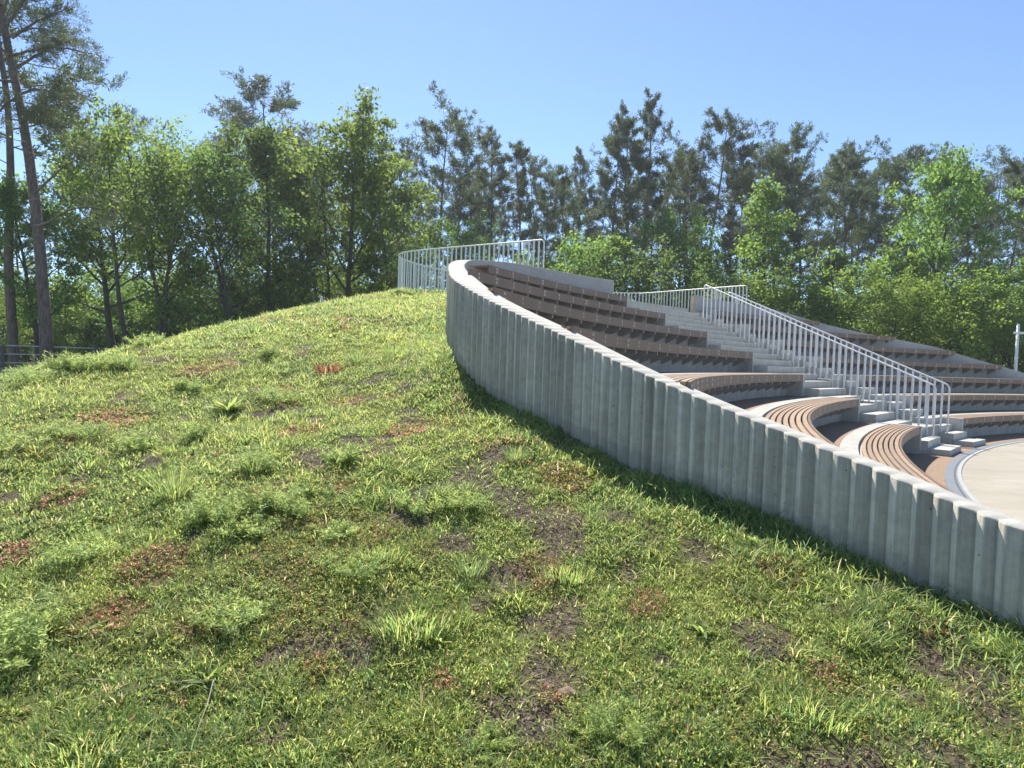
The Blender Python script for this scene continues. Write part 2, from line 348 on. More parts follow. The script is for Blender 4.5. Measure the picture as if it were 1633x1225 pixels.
for right in (False, True):
    side = 'right' if right else 'left'
    for k in range(7):
        rk = R1+k*G; zs = .45*(k+1); zf = zs-.45 if k else ZG
        st = SR if right else SL
        def en(r, e=0.): return A(az_end(r)+e, right)
        def full(r): return en(r, .35)
        lab = f'{ORD[k]} grey concrete tier under the {ORD[k]} bench row, {side} of the stair'
        tier = MB(); ra, rb, rc_ = rk+.30, rk+.52, rk+.74
        sector(tier, ra, rb, st, full(ra), zf-.3, zs-.045, a1o=full(rb))
        if k < 6: sector(tier, rb, rc_, st, full(rb), zf-.3, zs, a1o=full(rc_))
        troot = tier.build('terrace_tier', M_riser); tag(troot, lab, 'terrace', 'concrete terrace tiers')
        if k < 6:
            gb = MB(); rn = R1+(k+1)*G+.30
            sector(gb, rc_, rn, st, full(rc_), zs-.3, zs-.012, a1o=full(rn)); gb.build('gravel_walk', M_gravel, troot)
        # bench
        sp_ = st+(.34 if not right else -.34)*21.7/rk
        b_az = en(rk, .12) if k < 6 else A(151.3, right)
        root = empty('slatted_bench', (*pol(sp_, rk), zs), {0: f'lowest curved brown slatted bench, {side} of the stair, facing the beige stage',
               6: f'topmost curved brown bench below the rim wall, {side} of the stair'}.get(k, f'{ORD[k]} curved brown slatted bench up from the stage, {side} of the stair'), 'bench', 'curved slatted benches')
        inv = Matrix.Translation((-root.location[0], -root.location[1], -root.location[2]))
        def loc(mb):
            mb.v = [(x-root.location[0], y-root.location[1], z-root.location[2]) for x, y, z in mb.v]; return mb
        seat = MB(); w_ = .0455; gp = .0205
        for j in range(7):
            r0 = rk+.036+j*(w_+gp); r1_ = r0+w_
            e0, e1 = (en(r0, .12), en(r1_, .12)) if k < 6 else (b_az, b_az)
            sector(seat, r0, r1_, sp_, e0, zs-.035, zs, a1o=e1)
        loc(seat).build('seat_slats', M_wood, root)
        fa = MB(); e0 = en(rk, .12) if k < 6 else b_az
        sector(fa, rk, rk+.026, sp_, e0, zs-.145, zs-.001)
        L = abs(R(e0-sp_))*rk; nb = max(2, int(L/.56)); azs = [sp_+(e0-sp_)*(i+.5)/nb for i in range(nb)]
        for i, a in enumerate(azs):
            for da in ((-.022, .022) if i % 3 == 0 else (0,)):
                for z_ in (-.095, -.04):
                    aa = a+math.degrees(da/rk); dw = math.degrees(.0055/rk)
                    sector(fa, rk-.005, rk-.0005, aa-dw, aa+dw, zs+z_-.017, zs+z_+.017, 1, n=1)
        loc(fa).build('fascia_board', [M_fascia, M_screw], root)
        if bracket_me is None:
            b = MB(); hw = .022
            prof = [(.03, -.15), (.03, -.19), (.30, -.33), (.30, -.04), (.03, -.04)]
            vs = [(x, -hw, z) for x, z in prof]+[(x, hw, z) for x, z in prof]; n5 = 5
            b.add(vs, [tuple(range(5))[::-1], tuple(range(5, 10))]+[(i, (i+1) % 5, 5+(i+1) % 5, 5+i) for i in range(5)])
            bo = b.build('bracket', M_brk); bracket_me = bo.data; bpy.data.objects.remove(bo)
        for a in azs:
            bo = link('bracket', bracket_me, root); x, y = pol(a, rk)
            bo.location = (x-root.location[0], y-root.location[1], 0); bo.rotation_euler = (0, 0, R(a))
        ep = MB(); s_ = 1 if not right else -1
        sector(ep, rk-.012, rk+.76 if k < 6 else rk+.5, st+s_*.004, st+s_*(.33*21.7/rk), zf-.12, zs+.006, n=1)
        loc(ep).build('end_panel', M_conc, root)

# stair: two flights of steps with a stepped divider between
def arail1(r): return 136.0-(r-21.7)/6.3*4.0 if r > 21.7 else 136.0
def arail2(r): return 132.9-(r-21.7)/5.8*1.9 if r > 21.7 else 132.9
stair = empty('staircase', (*pol(135, 21.6), 0), 'pale concrete stair of two flights climbing between the curved benches', 'stair')
def sloc(mb): mb.v = [(x-stair.location[0], y-stair.location[1], z-stair.location[2]) for x, y, z in mb.v]; return mb
zs_ = [.03, .17, .31]+[.45+.15*i for i in range(19)]
fr_ = [21.22, 21.58, 21.86]+[22.12+.3607*i for i in range(19)]
for fl in (1, 2):
    for i, (z, r0) in enumerate(zip(zs_, fr_)):
        r1_ = fr_[i+1] if i+1 < len(fr_) else r0+.36
        if i == len(zs_)-1 and fl == 1: continue
        mb = MB()
        if fl == 1: sector(mb, r0, r1_, SL-.01, arail1(r0)-.1, z-.75, z, a1o=arail1(r1_)-.1, n=6)
        else:
            if arail2(r0)-SR < .5 and r0 > 27.6: continue
            sector(mb, r0, r1_, arail2(r0)+.1, SR+.01, z-.75, z, a1o=SR+.01, n=5)
        o = sloc(mb).build('step', M_conc, stair)
        bv = o.modifiers.new('bevel', 'BEVEL'); bv.width = .008; bv.segments = 2; bv.limit_method = 'ANGLE'
dv = MB()
for k in range(7):
    r0 = 21.85+k*1.082; zt = .34+.45*k; r1_ = r0+1.082
    sector(dv, r0, r1_-.004, arail1(r0)-.13, arail2(r0)+.13, zt-.9, zt, a1o=arail2(r1_)+.13, n=4)
sloc(dv).build('stair_divider', M_riser, stair)
lp = MB(); sector(lp, fr_[-1], 34.2, SL, 131.7, 2.2, 3.15, n=10); sloc(lp).build('landing', M_conc, stair)

def railing(name, P, h, sp_, label, group, endbend=True, r=.017, parent_z=None):
    """P: base points (x,y,z); flat bar balusters and a tube handrail"""
    S, d = spline(P, .02)
    root = empty(name, tuple(P[0]), label, 'railing', group); o0 = np.array(P[0])
    hr = MB(); pts = [tuple(p-o0+np.array([0, 0, h])) for p in S[::6]]
    rr = .09
    a = S[0]-o0; b = S[-1]-o0
    if endbend:
        ta = S[5]-S[0]; ta = ta/np.linalg.norm(ta); tb = S[-6]-S[-1]; tb = tb/np.linalg.norm(tb)
        top = [tuple(p-o0+np.array([0, 0, h])) for p in S[::6] if np.linalg.norm(p-S[0]) > rr and np.linalg.norm(p-S[-1]) > rr]
        bend = lambda base, tt: [tuple(base+tt*rr*(1-math.cos(q))+np.array([0, 0, h-rr+rr*math.sin(q)])) for q in np.linspace(0, 1.4, 5)]
        pts = [tuple(a-np.array([0, 0, .1]))]+bend(a, ta)+top+bend(b, tb)[::-1]+[tuple(b-np.array([0, 0, .1]))]
    hr.tube(pts, r, 8); hr.build('handrail', M_rail, root, True)
    nb = max(2, int(d[-1]/sp_)); me = None
    for i in range(1, nb):
        q = int(i/nb*(len(S)-1)); p = S[q]; tt = S[min(q+2, len(S)-1)]-S[max(q-2, 0)]
        if me is None:
            m_ = MB(); m_.box(-.020, .020, -.006, .006, -.1, h-.012)
            bo = m_.build('baluster', M_rail); me = bo.data; bpy.data.objects.remove(bo)
        bo = link('baluster', me, root); bo.location = tuple(p-o0); bo.rotation_euler = (0, 0, math.atan2(tt[1], tt[0]))
    return root
def zstep(r): return float(np.interp(r, fr_, zs_))
def railpath(bottom, top):
    P = []
    for u in np.linspace(0, 1, 9):
        x = bottom[0]+(top[0]-bottom[0])*u; y = bottom[1]+(top[1]-bottom[1])*u
        r = math.hypot(x-CX, y-CY); P.append((x, y, .45*(1+(r-R1)/G)-.28))
    return P
railing('stair_railing', railpath((8.66, 13.3), (5.49, 19.0)), 1.03, .152, 'grey steel stair railing on the side nearer the lawn, in front of its twin', 'steel railings')
railing('stair_railing', railpath((9.52, 14.16), (6.19, 19.0)), 1.03, .152, 'grey steel stair railing on the far side of the stair, behind its twin', 'steel railings')
LOOP = [(.62, 14.72, 3.12), (-.3, 15.4, 3.13), (-1.17, 16.0, 3.14), (-2.3, 16.8, 3.15), (-2.95, 17.35, 3.15), (-3.22, 18.0, 3.15), (-3.12, 18.9, 3.15), (-2.65, 20.0, 3.15), (-2.0, 21.0, 3.15), (-1.1, 22.3, 3.15)]
railing('mound_railing', LOOP, 1.06, .142, 'curved grey steel railing on top of the grass mound, behind the wall\'s highest bend', 'steel railings')
railing('mound_railing', [(*mir(x, y), z) for x, y, z in LOOP], 1.06, .142, 'grey steel railing behind the stair landing in front of the wood', 'steel railings')

# stage, curb, drain and gravel ring
def disc_ring(r0, r1, z, name, m, a0=60, a1=200, arc=False):
    n = 180; vs = []; uvs = []
    for i in range(n+1):
        a = a0+(a1-a0)*i/n
        for r in (r0, r1): vs.append((*pol(a, r), z)); uvs.append((R(a)*21, r, 0))
    me = np_mesh(name, np.array(vs), np.array([(2*i, 2*i+1, 2*i+3, 2*i+2) for i in range(n)])[:, ::-1], m)
    if arc:
        at_ = me.attributes.new('arc', 'FLOAT_VECTOR', 'POINT'); at_.data.foreach_set('vector', np.array(uvs, np.float32).ravel())
    return link(name, me)
tag(disc_ring(.5, 20.92, ZG, 'stage_ground', M_stage, 0, 359.9), kind='structure')
gr = disc_ring(21.13, 22.05, ZG-.008, 'gravel_path', M_gravel); tag(gr, kind='structure')
dr = disc_ring(20.965, 21.13, ZG-.004, 'drain_channel', M_grate, arc=True); tag(dr, 'grey steel grating of the curved drain round the beige stage', 'drain')
cb = MB(); sector(cb, 20.915, 20.966, 60, 200, ZG-.2, ZG+.012, n=220); cbo = cb.build('stage_kerb', M_kerb); tag(cbo, 'thin white kerb ring edging the beige stage inside the drain', 'kerb')

# ------------------------------------------------------------------ lawn mound
CTL = [(x, y, zb) for x, y, zt, zb in WALL]
CTL += [(0, 0, -.10), (0, 2.5, .0), (1.2, 2.6, .12), (-1.5, 3, .13), (-3.2, 3.0, .10), (1.6, 1, -.02), (0, -3, -.25), (-4, -2, -.2), (3, -3.2, -.15), (0, -6, -.3), (-8, -3, -.3), (6, -6, -.3),
        (-1.0, 5.0, .66), (-3.5, 6, .72), (-1.2, 7.5, 1.12), (-.3, 4.5, .55), (.6, 4.0, .42),
        (-1.45, 10, 1.72), (-1.6, 13, 2.45), (-.9, 14.6, 2.85), (-1.7, 16.2, 3.05), (-2.6, 15.2, 2.75), (-3.1, 17.4, 3.13), (-3.2, 18.6, 3.14), (-2, 18, 3.15), (-1, 19, 3.15), (-2.6, 20.4, 3.14), (-1, 23, 3.12), (1, 22, 3.15), (0, 16.5, 3.12), (2, 19, 3.15)]
sky_l = [(0, 606, 8.2), (100, 589, 9.2), (200, 573, 10.4), (300, 548, 11.7), (400, 516, 13.2), (480, 495, 14.3), (560, 478, 15.8), (620, 467, 17.0)]
for px, py, Y in sky_l:
    p = at(px, py, Y); CTL.append(tuple(p))
    h = np.array([p[0], p[1]]); dirn = h/np.linalg.norm(h)
    for e, dz in ((2.6, -.6 if px > 250 else -.95), (6.5, -1.7)):
        q = h+dirn*e; zr = EYE+(p[2]-EYE)*(1+e/np.linalg.norm(h)); CTL.append((q[0], q[1], max(-.3, min(p[2], zr)+dz)))
CTL += [(-17, y, -.3) for y in (2, 8, 14, 20)]+[(-13, 22, -.3), (-9, 27, .2), (-10, 4, 0.1), (-13, 10, -.1), (-4, 28, 1.0), (-1, 30, 1.5), (2, 32, 2.), (-6, 33, -.2), (0, 38, -.3)]
CT = np.array(CTL)
def _phi(d2): return .5*d2*np.log(d2+1e-9)
_n = len(CT); _d2 = ((CT[:, None, :2]-CT[None, :, :2])**2).sum(-1)
_K = _phi(_d2)+np.eye(_n)*.35
_P = np.column_stack([np.ones(_n), CT[:, :2]])
_sol = np.linalg.solve(np.block([[_K, _P], [_P.T, np.zeros((3, 3))]]), np.r_[CT[:, 2], 0, 0, 0])
def tps(x, y):
    x = np.asarray(x, float); sh = x.shape; p = np.column_stack([x.ravel(), np.asarray(y, float).ravel()]); out = np.empty(len(p))
    for i in range(0, len(p), 20000):
        q = p[i:i+20000]; d2 = ((q[:, None]-CT[None, :, :2])**2).sum(-1)
        out[i:i+20000] = _phi(d2)@_sol[:_n]+_sol[_n]+q@_sol[_n+1:]
    return out.reshape(sh)
def lawn_z(x, y, fine=True):
    x = np.asarray(x, float); y = np.asarray(y, float)
    am = (270-np.degrees(np.arctan2(y-CY, x-CX))); rr = np.hypot(x-CX, y-CY)
    az = np.degrees(np.arctan2(y-CY, x-CX)) % 360
    m_ = az < 135
    xs = np.where(m_, CX+rr*np.cos(np.radians(270-az)), x); ys = np.where(m_, CY+rr*np.sin(np.radians(270-az)), y)
    z = tps(xs, ys); d = np.hypot(x, y)
    z = np.maximum(z, -.32+.02*fbm(x, y, 3))
    if fine: z = z+(fbm(x*1.1, y*1.1, 11, 3)-.5)*.12+(fbm(x*5, y*5, 21, 3)-.5)*.055
    return z
POLY = np.vstack([WS[:, :2], np.array([mir(*p) for p in WS[::-1, :2]])])[::3]
def inside(x, y):
    x = np.asarray(x); y = np.asarray(y); r = np.zeros(x.shape, bool); n = len(POLY)
    x1, y1 = POLY[:, 0], POLY[:, 1]; x2, y2 = np.roll(x1, -1), np.roll(y1, -1)
    for a, b, c_, d in zip(x1, y1, x2, y2):
        if b == d: continue
        r ^= ((b > y) != (d > y)) & (x < (c_-a)*(y-b)/(d-b)+a)
    return r
def wall_dist(x, y):
    P = POLY[::2]; out = np.empty(x.size); p = np.column_stack([x.ravel(), y.ravel()])
    for i in range(0, len(p), 20000): out[i:i+20000] = np.sqrt(((p[i:i+20000, None]-P[None])**2).sum(-1).min(1))
    return out.reshape(x.shape)
def lawn_hit(px, py):
    d = ray(px, py); t = np.linspace(1.2, 40, 4000); x, y, z = d[0]*t, d[1]*t, EYE+d[2]*t
    h = lawn_z(x, y, False); i = np.argmax(z < h)
    return np.array([x[i], y[i], lawn_z(x[i:i+1], y[i:i+1])[0]])

SED_P = [(lawn_hit(a, b), r*.85) for a, b, r in ((250, 905, .30), (330, 1000, .26), (170, 990, .25), (60, 1010, .2), (850, 905, .28), (500, 1075, .16), (180, 668, .5), (1250, 915, .2), (1480, 1010, .2),
    (1030, 960, .2), (100, 800, .3), (480, 690, .4), (900, 760, .3), (640, 690, .35), (740, 640, .4), (330, 590, .6), (560, 640, .4), (880, 1120, .12), (20, 880, .25), (700, 1090, .12), (1330, 1080, .14))]
BARE_P = [(lawn_hit(a, b), r*.78) for a, b, r in ((575, 1045, .17), (1215, 1015, .26), (730, 860, .22), (440, 1175, .16), (890, 1000, .16), (1340, 965, .18), (1010, 905, .18), (240, 740, .2), (820, 805, .25), (1120, 880, .18), (660, 610, .35), (420, 660, .25),
    (900, 1090, .12), (310, 860, .1), (1450, 1100, .14), (760, 960, .1), (1060, 1060, .1), (520, 850, .1), (980, 820, .2))]
def patch(x, y, P, wob):
    o = np.zeros(x.shape)
    for p, r in P: o = np.maximum(o, np.exp(-((x-p[0])**2+((y-p[1])*.8)**2)/r**2*1.1))
    return o*(.55+.9*wob)
def masks(x, y):
    x = np.asarray(x, float); y = np.asarray(y, float)
    """what grows where: sedum share, bare share, tall-grass share"""
    s = fbm(x*.55+.2*y, y*.55, 31, 4); s2 = fbm(x*2.3, y*2.3, 37, 3); b = fbm(x*.8, y*.8, 41, 4); b2 = fbm(x*3.1, y*3.1, 43, 3)
    near = 1-sstep(4.5, 9, np.hypot(x, y))
    sed = .72*sstep(.53, .64, s*.62+s2*.38+.02*near-.02); bare = sstep(.545, .63, b*.45+b2*.55+.02*near-.03+.02*sstep(0, 2, x))
    lush = sstep(.47, .62, fbm(x*1.0, y*1.0, 53, 3)*.6+fbm(x*3.5, y*3.5, 57, 2)*.4)
    sed = np.maximum(sed, .92*sstep(.34, .74, patch(x, y, SED_P, s2))); bare = np.maximum(bare, sstep(.42, .68, patch(x, y, BARE_P, b2)))
    return sed, bare, lush
gx = np.unique(np.r_[np.arange(-30, -10, .6), np.arange(-10, 4.2, .085), np.arange(4.2, 30, .45)])
gy = np.unique(np.r_[np.arange(-8, -1, .5), np.arange(-1, 18.5, .085), np.arange(18.5, 45, .45)])
XX, YY = np.meshgrid(gx, gy); ZZ = lawn_z(XX, YY)
ins = inside(XX, YY); wd = wall_dist(XX, YY)
sd = np.where(ins, wd, -wd)
az_ = np.degrees(np.arctan2(YY-CY, XX-CX)) % 360; rr_ = np.hypot(XX-CX, YY-CY)
bad = (sd > .13) | ((az_ < 139.0) & (az_ > 132) & (rr_ > 28.4) & (rr_ < 34)) | ((rr_ < 21.3))
nx, ny = len(gx), len(gy); I = np.arange(nx*ny).reshape(ny, nx)
Fq = np.stack([I[:-1, :-1], I[:-1, 1:], I[1:, 1:], I[1:, :-1]], -1).reshape(-1, 4)
Fq = Fq[~bad.ravel()[Fq].any(1)]
used = np.unique(Fq); mp_ = np.full(nx*ny, -1); mp_[used] = np.arange(len(used))
ms, mb_, ml = masks(XX.ravel()[used], YY.ravel()[used])
lawn = link('lawn_ground', np_mesh('lawn_ground', np.column_stack([XX.ravel(), YY.ravel(), ZZ.ravel()])[used], mp_[Fq], M_soil, attrs={'sedum': ms, 'bare': mb_}, smooth=True))
tag(lawn, kind='structure')
g = MB(); g.add([(-900, -300, -.36), (900, -300, -.36), (900, 1500, -.36), (-900, 1500, -.36)], [(0, 1, 2, 3)])
# the open ground sheet, reaching the horizon, with a hole where the sunk stage lies lower is not needed: the stage lies above it
tag(g.build('forest_ground', M_floor), kind='structure')
m = bpy.data.materials.new('haze_air'); m.use_nodes = True; t = m.node_tree; t.nodes.remove(t.nodes['Principled BSDF'])
pv = t.nodes.new('ShaderNodeVolumePrincipled'); pv.inputs['Density'].default_value = HAZE; pv.inputs['Color'].default_value = (.86, .93, 1, 1); pv.inputs['Anisotropy'].default_value = .35
t.links.new(pv.outputs[0], t.nodes['Material Output'].inputs['Volume'])
hz = MB(); hz.box(-120, 120, -30, 130, -1.4, 32); tag(hz.build('haze', m), 'thin pale haze in the air between the mound and the wood', 'haze', kind='stuff')

# ------------------------------------------------------------------ grass and ground cover (uncountable: one object each)
def scatter(n, dmin, dmax, half, power=1.0):
    """random lawn points, density falling with distance as 1/d**power"""
    u = rng.random(n); e = 2-power
    d = (dmin**e+u*(dmax**e-dmin**e))**(1/e); th = R(half[0])+rng.random(n)*R(half[1]-half[0])
    x, y = d*np.sin(th), d*np.cos(th)
    ok = ~inside(x, y) & (np.hypot(x-CX, y-CY) > 21.5)
    x, y, d = x[ok], y[ok], d[ok]; ok = wall_dist(x, y) > .015
    return x[ok], y[ok], d[ok]
def hue_pick(n, pal, wts):
    pal = np.array(pal); c = pal[rng.choice(len(pal), n, p=np.array(wts)/sum(wts))]
    return c*(.78+.44*rng.random((n, 1)))
def blades(bx, by, bz, ang, L, wd_, lean, col, droop):
    """curved tapering blades: 7 vertices, 3 quads/tri as 5 triangles"""
    n = len(bx); dx, dy = np.cos(ang), np.sin(ang); sx, sy = -dy, dx
    tw = rng.normal(0, .35, n)
    V = np.empty((n, 7, 3)); ts = (0, .42, .78, 1)
    k = 0
    for j, t_ in enumerate(ts):
        a = lean+droop*t_; hor = L*t_*np.sin(np.clip(lean+droop*t_*.5, 0, 2.2)); ver = L*t_*np.cos(np.clip(lean+droop*t_*.5, 0, 2.2))
        px = bx+dx*hor; py = by+dy*hor; pz = bz+ver
        wj = wd_*(.75, 1., .62, 0)[j]*.5
        if j < 3:
            ca = np.cos(tw); sa = np.sin(tw)
            V[:, k] = np.column_stack([px-sx*wj*ca, py-sy*wj*ca, pz-wj*sa]); V[:, k+1] = np.column_stack([px+sx*wj*ca, py+sy*wj*ca, pz+wj*sa]); k += 2
        else: V[:, k] = np.column_stack([px, py, pz])
    tri = np.array([(0, 1, 3), (0, 3, 2), (2, 3, 5), (2, 5, 4), (4, 5, 6)])
    F = (np.arange(n)[:, None, None]*7+tri[None]).reshape(-1, 3)
    return V.reshape(-1, 3), F, np.repeat(col, 7, 0)
PAL = [(.37, .44, .125), (.275, .375, .11), (.20, .305, .12), (.43, .46, .15), (.55, .48, .28), (.15, .23, .11)]
def grass_layer(n, dmin, dmax, half, per, Lr, wr, power, thin=.75):
    x, y, d = scatter(n, dmin, dmax, half, power)
    sed, bare, lush = masks(x, y)
    keep = rng.random(len(x)) < np.clip(1-thin*bare-.62*sed, .05, 1)*(.35+.65*lush)
    x, y, d, lush = x[keep], y[keep], d[keep], lush[keep]; m_ = len(x)
    big = .65+.5*lush+rng.gamma(1.5, .13, m_)
    hue = fbm(x*.9+5, y*.9, 71, 3)
    tc = np.where((rng.random(m_) < sstep(.35, .65, hue))[:, None], hue_pick(m_, PAL, (4, 3, 1, 3, .5, .3)), hue_pick(m_, PAL, (1.5, 4, 3, .7, .5, 1.5)))
    cnt = np.maximum(2, (per*(.6+.8*rng.random(m_))).astype(int)); idx = np.repeat(np.arange(m_), cnt); N = len(idx)
    spread = .022+.03*rng.random(N); a0 = rng.random(N)*2*np.pi
    bx = x[idx]+np.cos(a0)*spread*rng.random(N)*1.4; by = y[idx]+np.sin(a0)*spread*rng.random(N)*1.4
    bz = lawn_z(bx, by)-.006
    L = (Lr[0]+(Lr[1]-Lr[0])*rng.random(N)**1.6)*big[idx]; wd_ = wr[0]+(wr[1]-wr[0])*rng.random(N)
    col = np.where((rng.random(N) < .12)[:, None], hue_pick(N, PAL, (1, 1, 1, 2, 3, 1)), tc[idx]*(.85+.3*rng.random((N, 1))))
    return blades(bx, by, bz, a0+rng.normal(0, .5, N), L, wd_, .25+.75*rng.random(N), col, .3+1.0*rng.random(N))
def join(parts):
    V, F, Cc = [], [], []; n = 0
    for v, f, c_ in parts: V.append(v); F.append(f+n); Cc.append(c_); n += len(v)
    return np.vstack(V), np.vstack(F), np.vstack(Cc)
def turf(n, dmin, dmax, half, size, power, bare_k=.9):
    """short single-quad leaves, the dense low turf between the tufts"""
    x, y, d = scatter(n, dmin, dmax, half, power); sed, bare, lush = masks(x, y); gap = fbm(x*9, y*9, 111, 2)
    kp = rng.random(len(x)) < np.clip(1-bare_k*bare-.72*sed, .04, 1)*(.25+.75*sstep(.36, .56, gap)); x, y = x[kp], y[kp]; N = len(x)
    a = rng.random(N)*6.28; el = np.abs(rng.normal(.75, .42, N)); L = size*(.5+.9*rng.random(N)); h0 = rng.random(N)*size*.35
    dr = np.column_stack([np.cos(a)*np.cos(el), np.sin(a)*np.cos(el), np.sin(el)]); sd_ = np.column_stack([-np.sin(a), np.cos(a), rng.normal(0, .4, N)])*(L*(.07+.09*rng.random(N)))[:, None]
    c0 = np.column_stack([x, y, lawn_z(x, y)+h0-.004]); L = L[:, None]
    V = np.stack([c0, c0+dr*L*.45+sd_, c0+dr*L, c0+dr*L*.45-sd_], 1).reshape(-1, 3)
    hue = fbm(x*1.4+9, y*1.4, 121, 3); col = np.where((rng.random(N) < sstep(.38, .62, hue))[:, None], hue_pick(N, PAL, (4, 3, 1, 3, .8, .3)), hue_pick(N, PAL, (2, 4, 3, 1, .8, 1)))
    return V, np.arange(N*4).reshape(-1, 4), np.repeat(col, 4, 0)
V, F, Cc = join([turf(620000, 1.0, 5, (-62, 62), .024, .75), turf(520000, 4.8, 11, (-50, 48), .034, 1.0), turf(300000, 10.5, 22, (-46, 4), .058, 1.0, .6)])
tag(link('short_turf', np_mesh('short_turf', V, F, M_blade, attrs={'tint': Cc})), 'dense short turf of tiny leaves between the grass tufts', 'turf', kind='stuff')
parts = [grass_layer(19000, 1.0, 4.6, (-70, 70), 12, (.03, .12), (.0028, .0060), 0.6),
         grass_layer(27000, 4.4, 10.5, (-56, 52), 9, (.035, .115), (.0042, .008), 1.0),
         grass_layer(42000, 10, 24, (-47, 5), 7, (.05, .135), (.008, .015), 1.0, .5)]
V, F, Cc = join(parts)
tag(link('grass', np_mesh('grass', V, F, M_blade, attrs={'tint': Cc})), 'short patchy green grass covering the sunlit mound', 'grass', kind='stuff')
# low sedum rosettes, reddish and yellow-green
def rosettes(n, dmin, dmax, half, size, power, nl=7):
    x, y, d = scatter(n, dmin, dmax, half, power); sed, bare, lush = masks(x, y)
    keep = rng.random(len(x)) < np.clip(.14+.95*sed-.35*bare, .08, 1); x, y, sed = x[keep], y[keep], sed[keep]; m_ = len(x)
    z = lawn_z(x, y); idx = np.repeat(np.arange(m_), nl); N = len(idx)
    a = rng.random(N)*2*np.pi; el = rng.random(N)*1.3; s = size*(.6+.8*rng.random(m_))[idx]
    hgt = (.006+.022*rng.random(m_))[idx]
    dirs = np.column_stack([np.cos(a)*np.cos(el), np.sin(a)*np.cos(el), np.sin(el)])
    sd_ = np.column_stack([-np.sin(a), np.cos(a), np.zeros(N)])
    c0 = np.column_stack([x[idx], y[idx], z[idx]+hgt])+rng.normal(0, size*.5, (N, 3))*np.array([1, 1, .4])
    V = np.stack([c0, c0+dirs*s[:, None]*.5+sd_*s[:, None]*.3, c0+dirs*s[:, None], c0+dirs*s[:, None]*.5-sd_*s[:, None]*.3], 1)
    redp = fbm(x*1.3, y*1.3, 91, 3); red = rng.random(m_) < np.maximum(sstep(.42, .6, redp)*.8, .55*sstep(.6, 1, sed))*np.clip(sed*1.3, .1, 1)
    col = np.where(red[:, None], hue_pick(m_, [(.43, .235, .14), (.34, .16, .11), (.47, .34, .18), (.43, .29, .20)], (3, 1.5, 3, 2.5)), hue_pick(m_, [(.28, .32, .08), (.20, .26, .07), (.36, .32, .09), (.15, .20, .06)], (3, 3, 1.5, 2)))
    F = (np.arange(N)[:, None]*4+np.arange(4)[None]); return V.reshape(-1, 3), F, np.repeat(col[idx], 4, 0)
V, F, Cc = join([rosettes(120000, 1.0, 5, (-72, 72), .0115, .7), rosettes(80000, 4.8, 11, (-56, 52), .018, 1.0), rosettes(26000, 10.5, 20, (-47, 5), .034, 1.0, 6)])
tag(link('ground_cover', np_mesh('ground_cover', V, F, M_blade, attrs={'tint': Cc})), 'low reddish and yellow-green sedum creeping between the grass', 'ground cover', kind='stuff')
# dry litter on the bare soil
x, y, d = scatter(150000, 1, 9, (-66, 60), .9); sed, bare, lush = masks(x, y); kp = rng.random(len(x)) < .06+.9*bare; x, y = x[kp], y[kp]; N = len(x)
V, F, Cc = blades(x, y, lawn_z(x, y)+.004, rng.random(N)*6.28, .010+.06*rng.random(N)**4, .003+.005*rng.random(N), 1.25+.2*rng.random(N), hue_pick(N, [(.40, .32, .21), (.27, .20, .14), (.13, .10, .075), (.52, .45, .32)], (3, 3, 2, 1)), .1*rng.random(N))
tag(link('dry_litter', np_mesh('dry_litter', V, F, M_blade, attrs={'tint': Cc})), 'scattered dry straw bits on the bare soil patches', 'litter', kind='stuff')
# fringe of longer grass at the wall foot, in its shade
i = np.where((WS[:, 1] > 1.5) & (WS[:, 1] < 12))[0]; q = rng.choice(i, 2600); off = .03+rng.random(2600)**1.5*.5
bx = WS[q, 0]-NIN[q, 0]*off; by = WS[q, 1]-NIN[q, 1]*off
idx = np.repeat(np.arange(2600), 6); N = len(idx); bx = bx[idx]+rng.normal(0, .03, N); by = by[idx]+rng.normal(0, .03, N)
ok = ~inside(bx, by); bx, by = bx[ok], by[ok]; N = len(bx)
clump = fbm(bx*2, by*2, 101, 2)
V, F, Cc = blades(bx, by, lawn_z(bx, by)-.005, rng.random(N)*6.28, (.035+.085*rng.random(N)**2)*(.5+clump), .004+.005*rng.random(N), .15+.6*rng.random(N), hue_pick(N, PAL, (1, 3, 3, .5, .3, 2)), .3+.9*rng.random(N))
tag(link('shaded_grass', np_mesh('shaded_grass', V, F, M_blade, attrs={'tint': Cc})), 'longer darker grass in the shade along the foot of the corrugated wall', 'grass', kind='stuff')

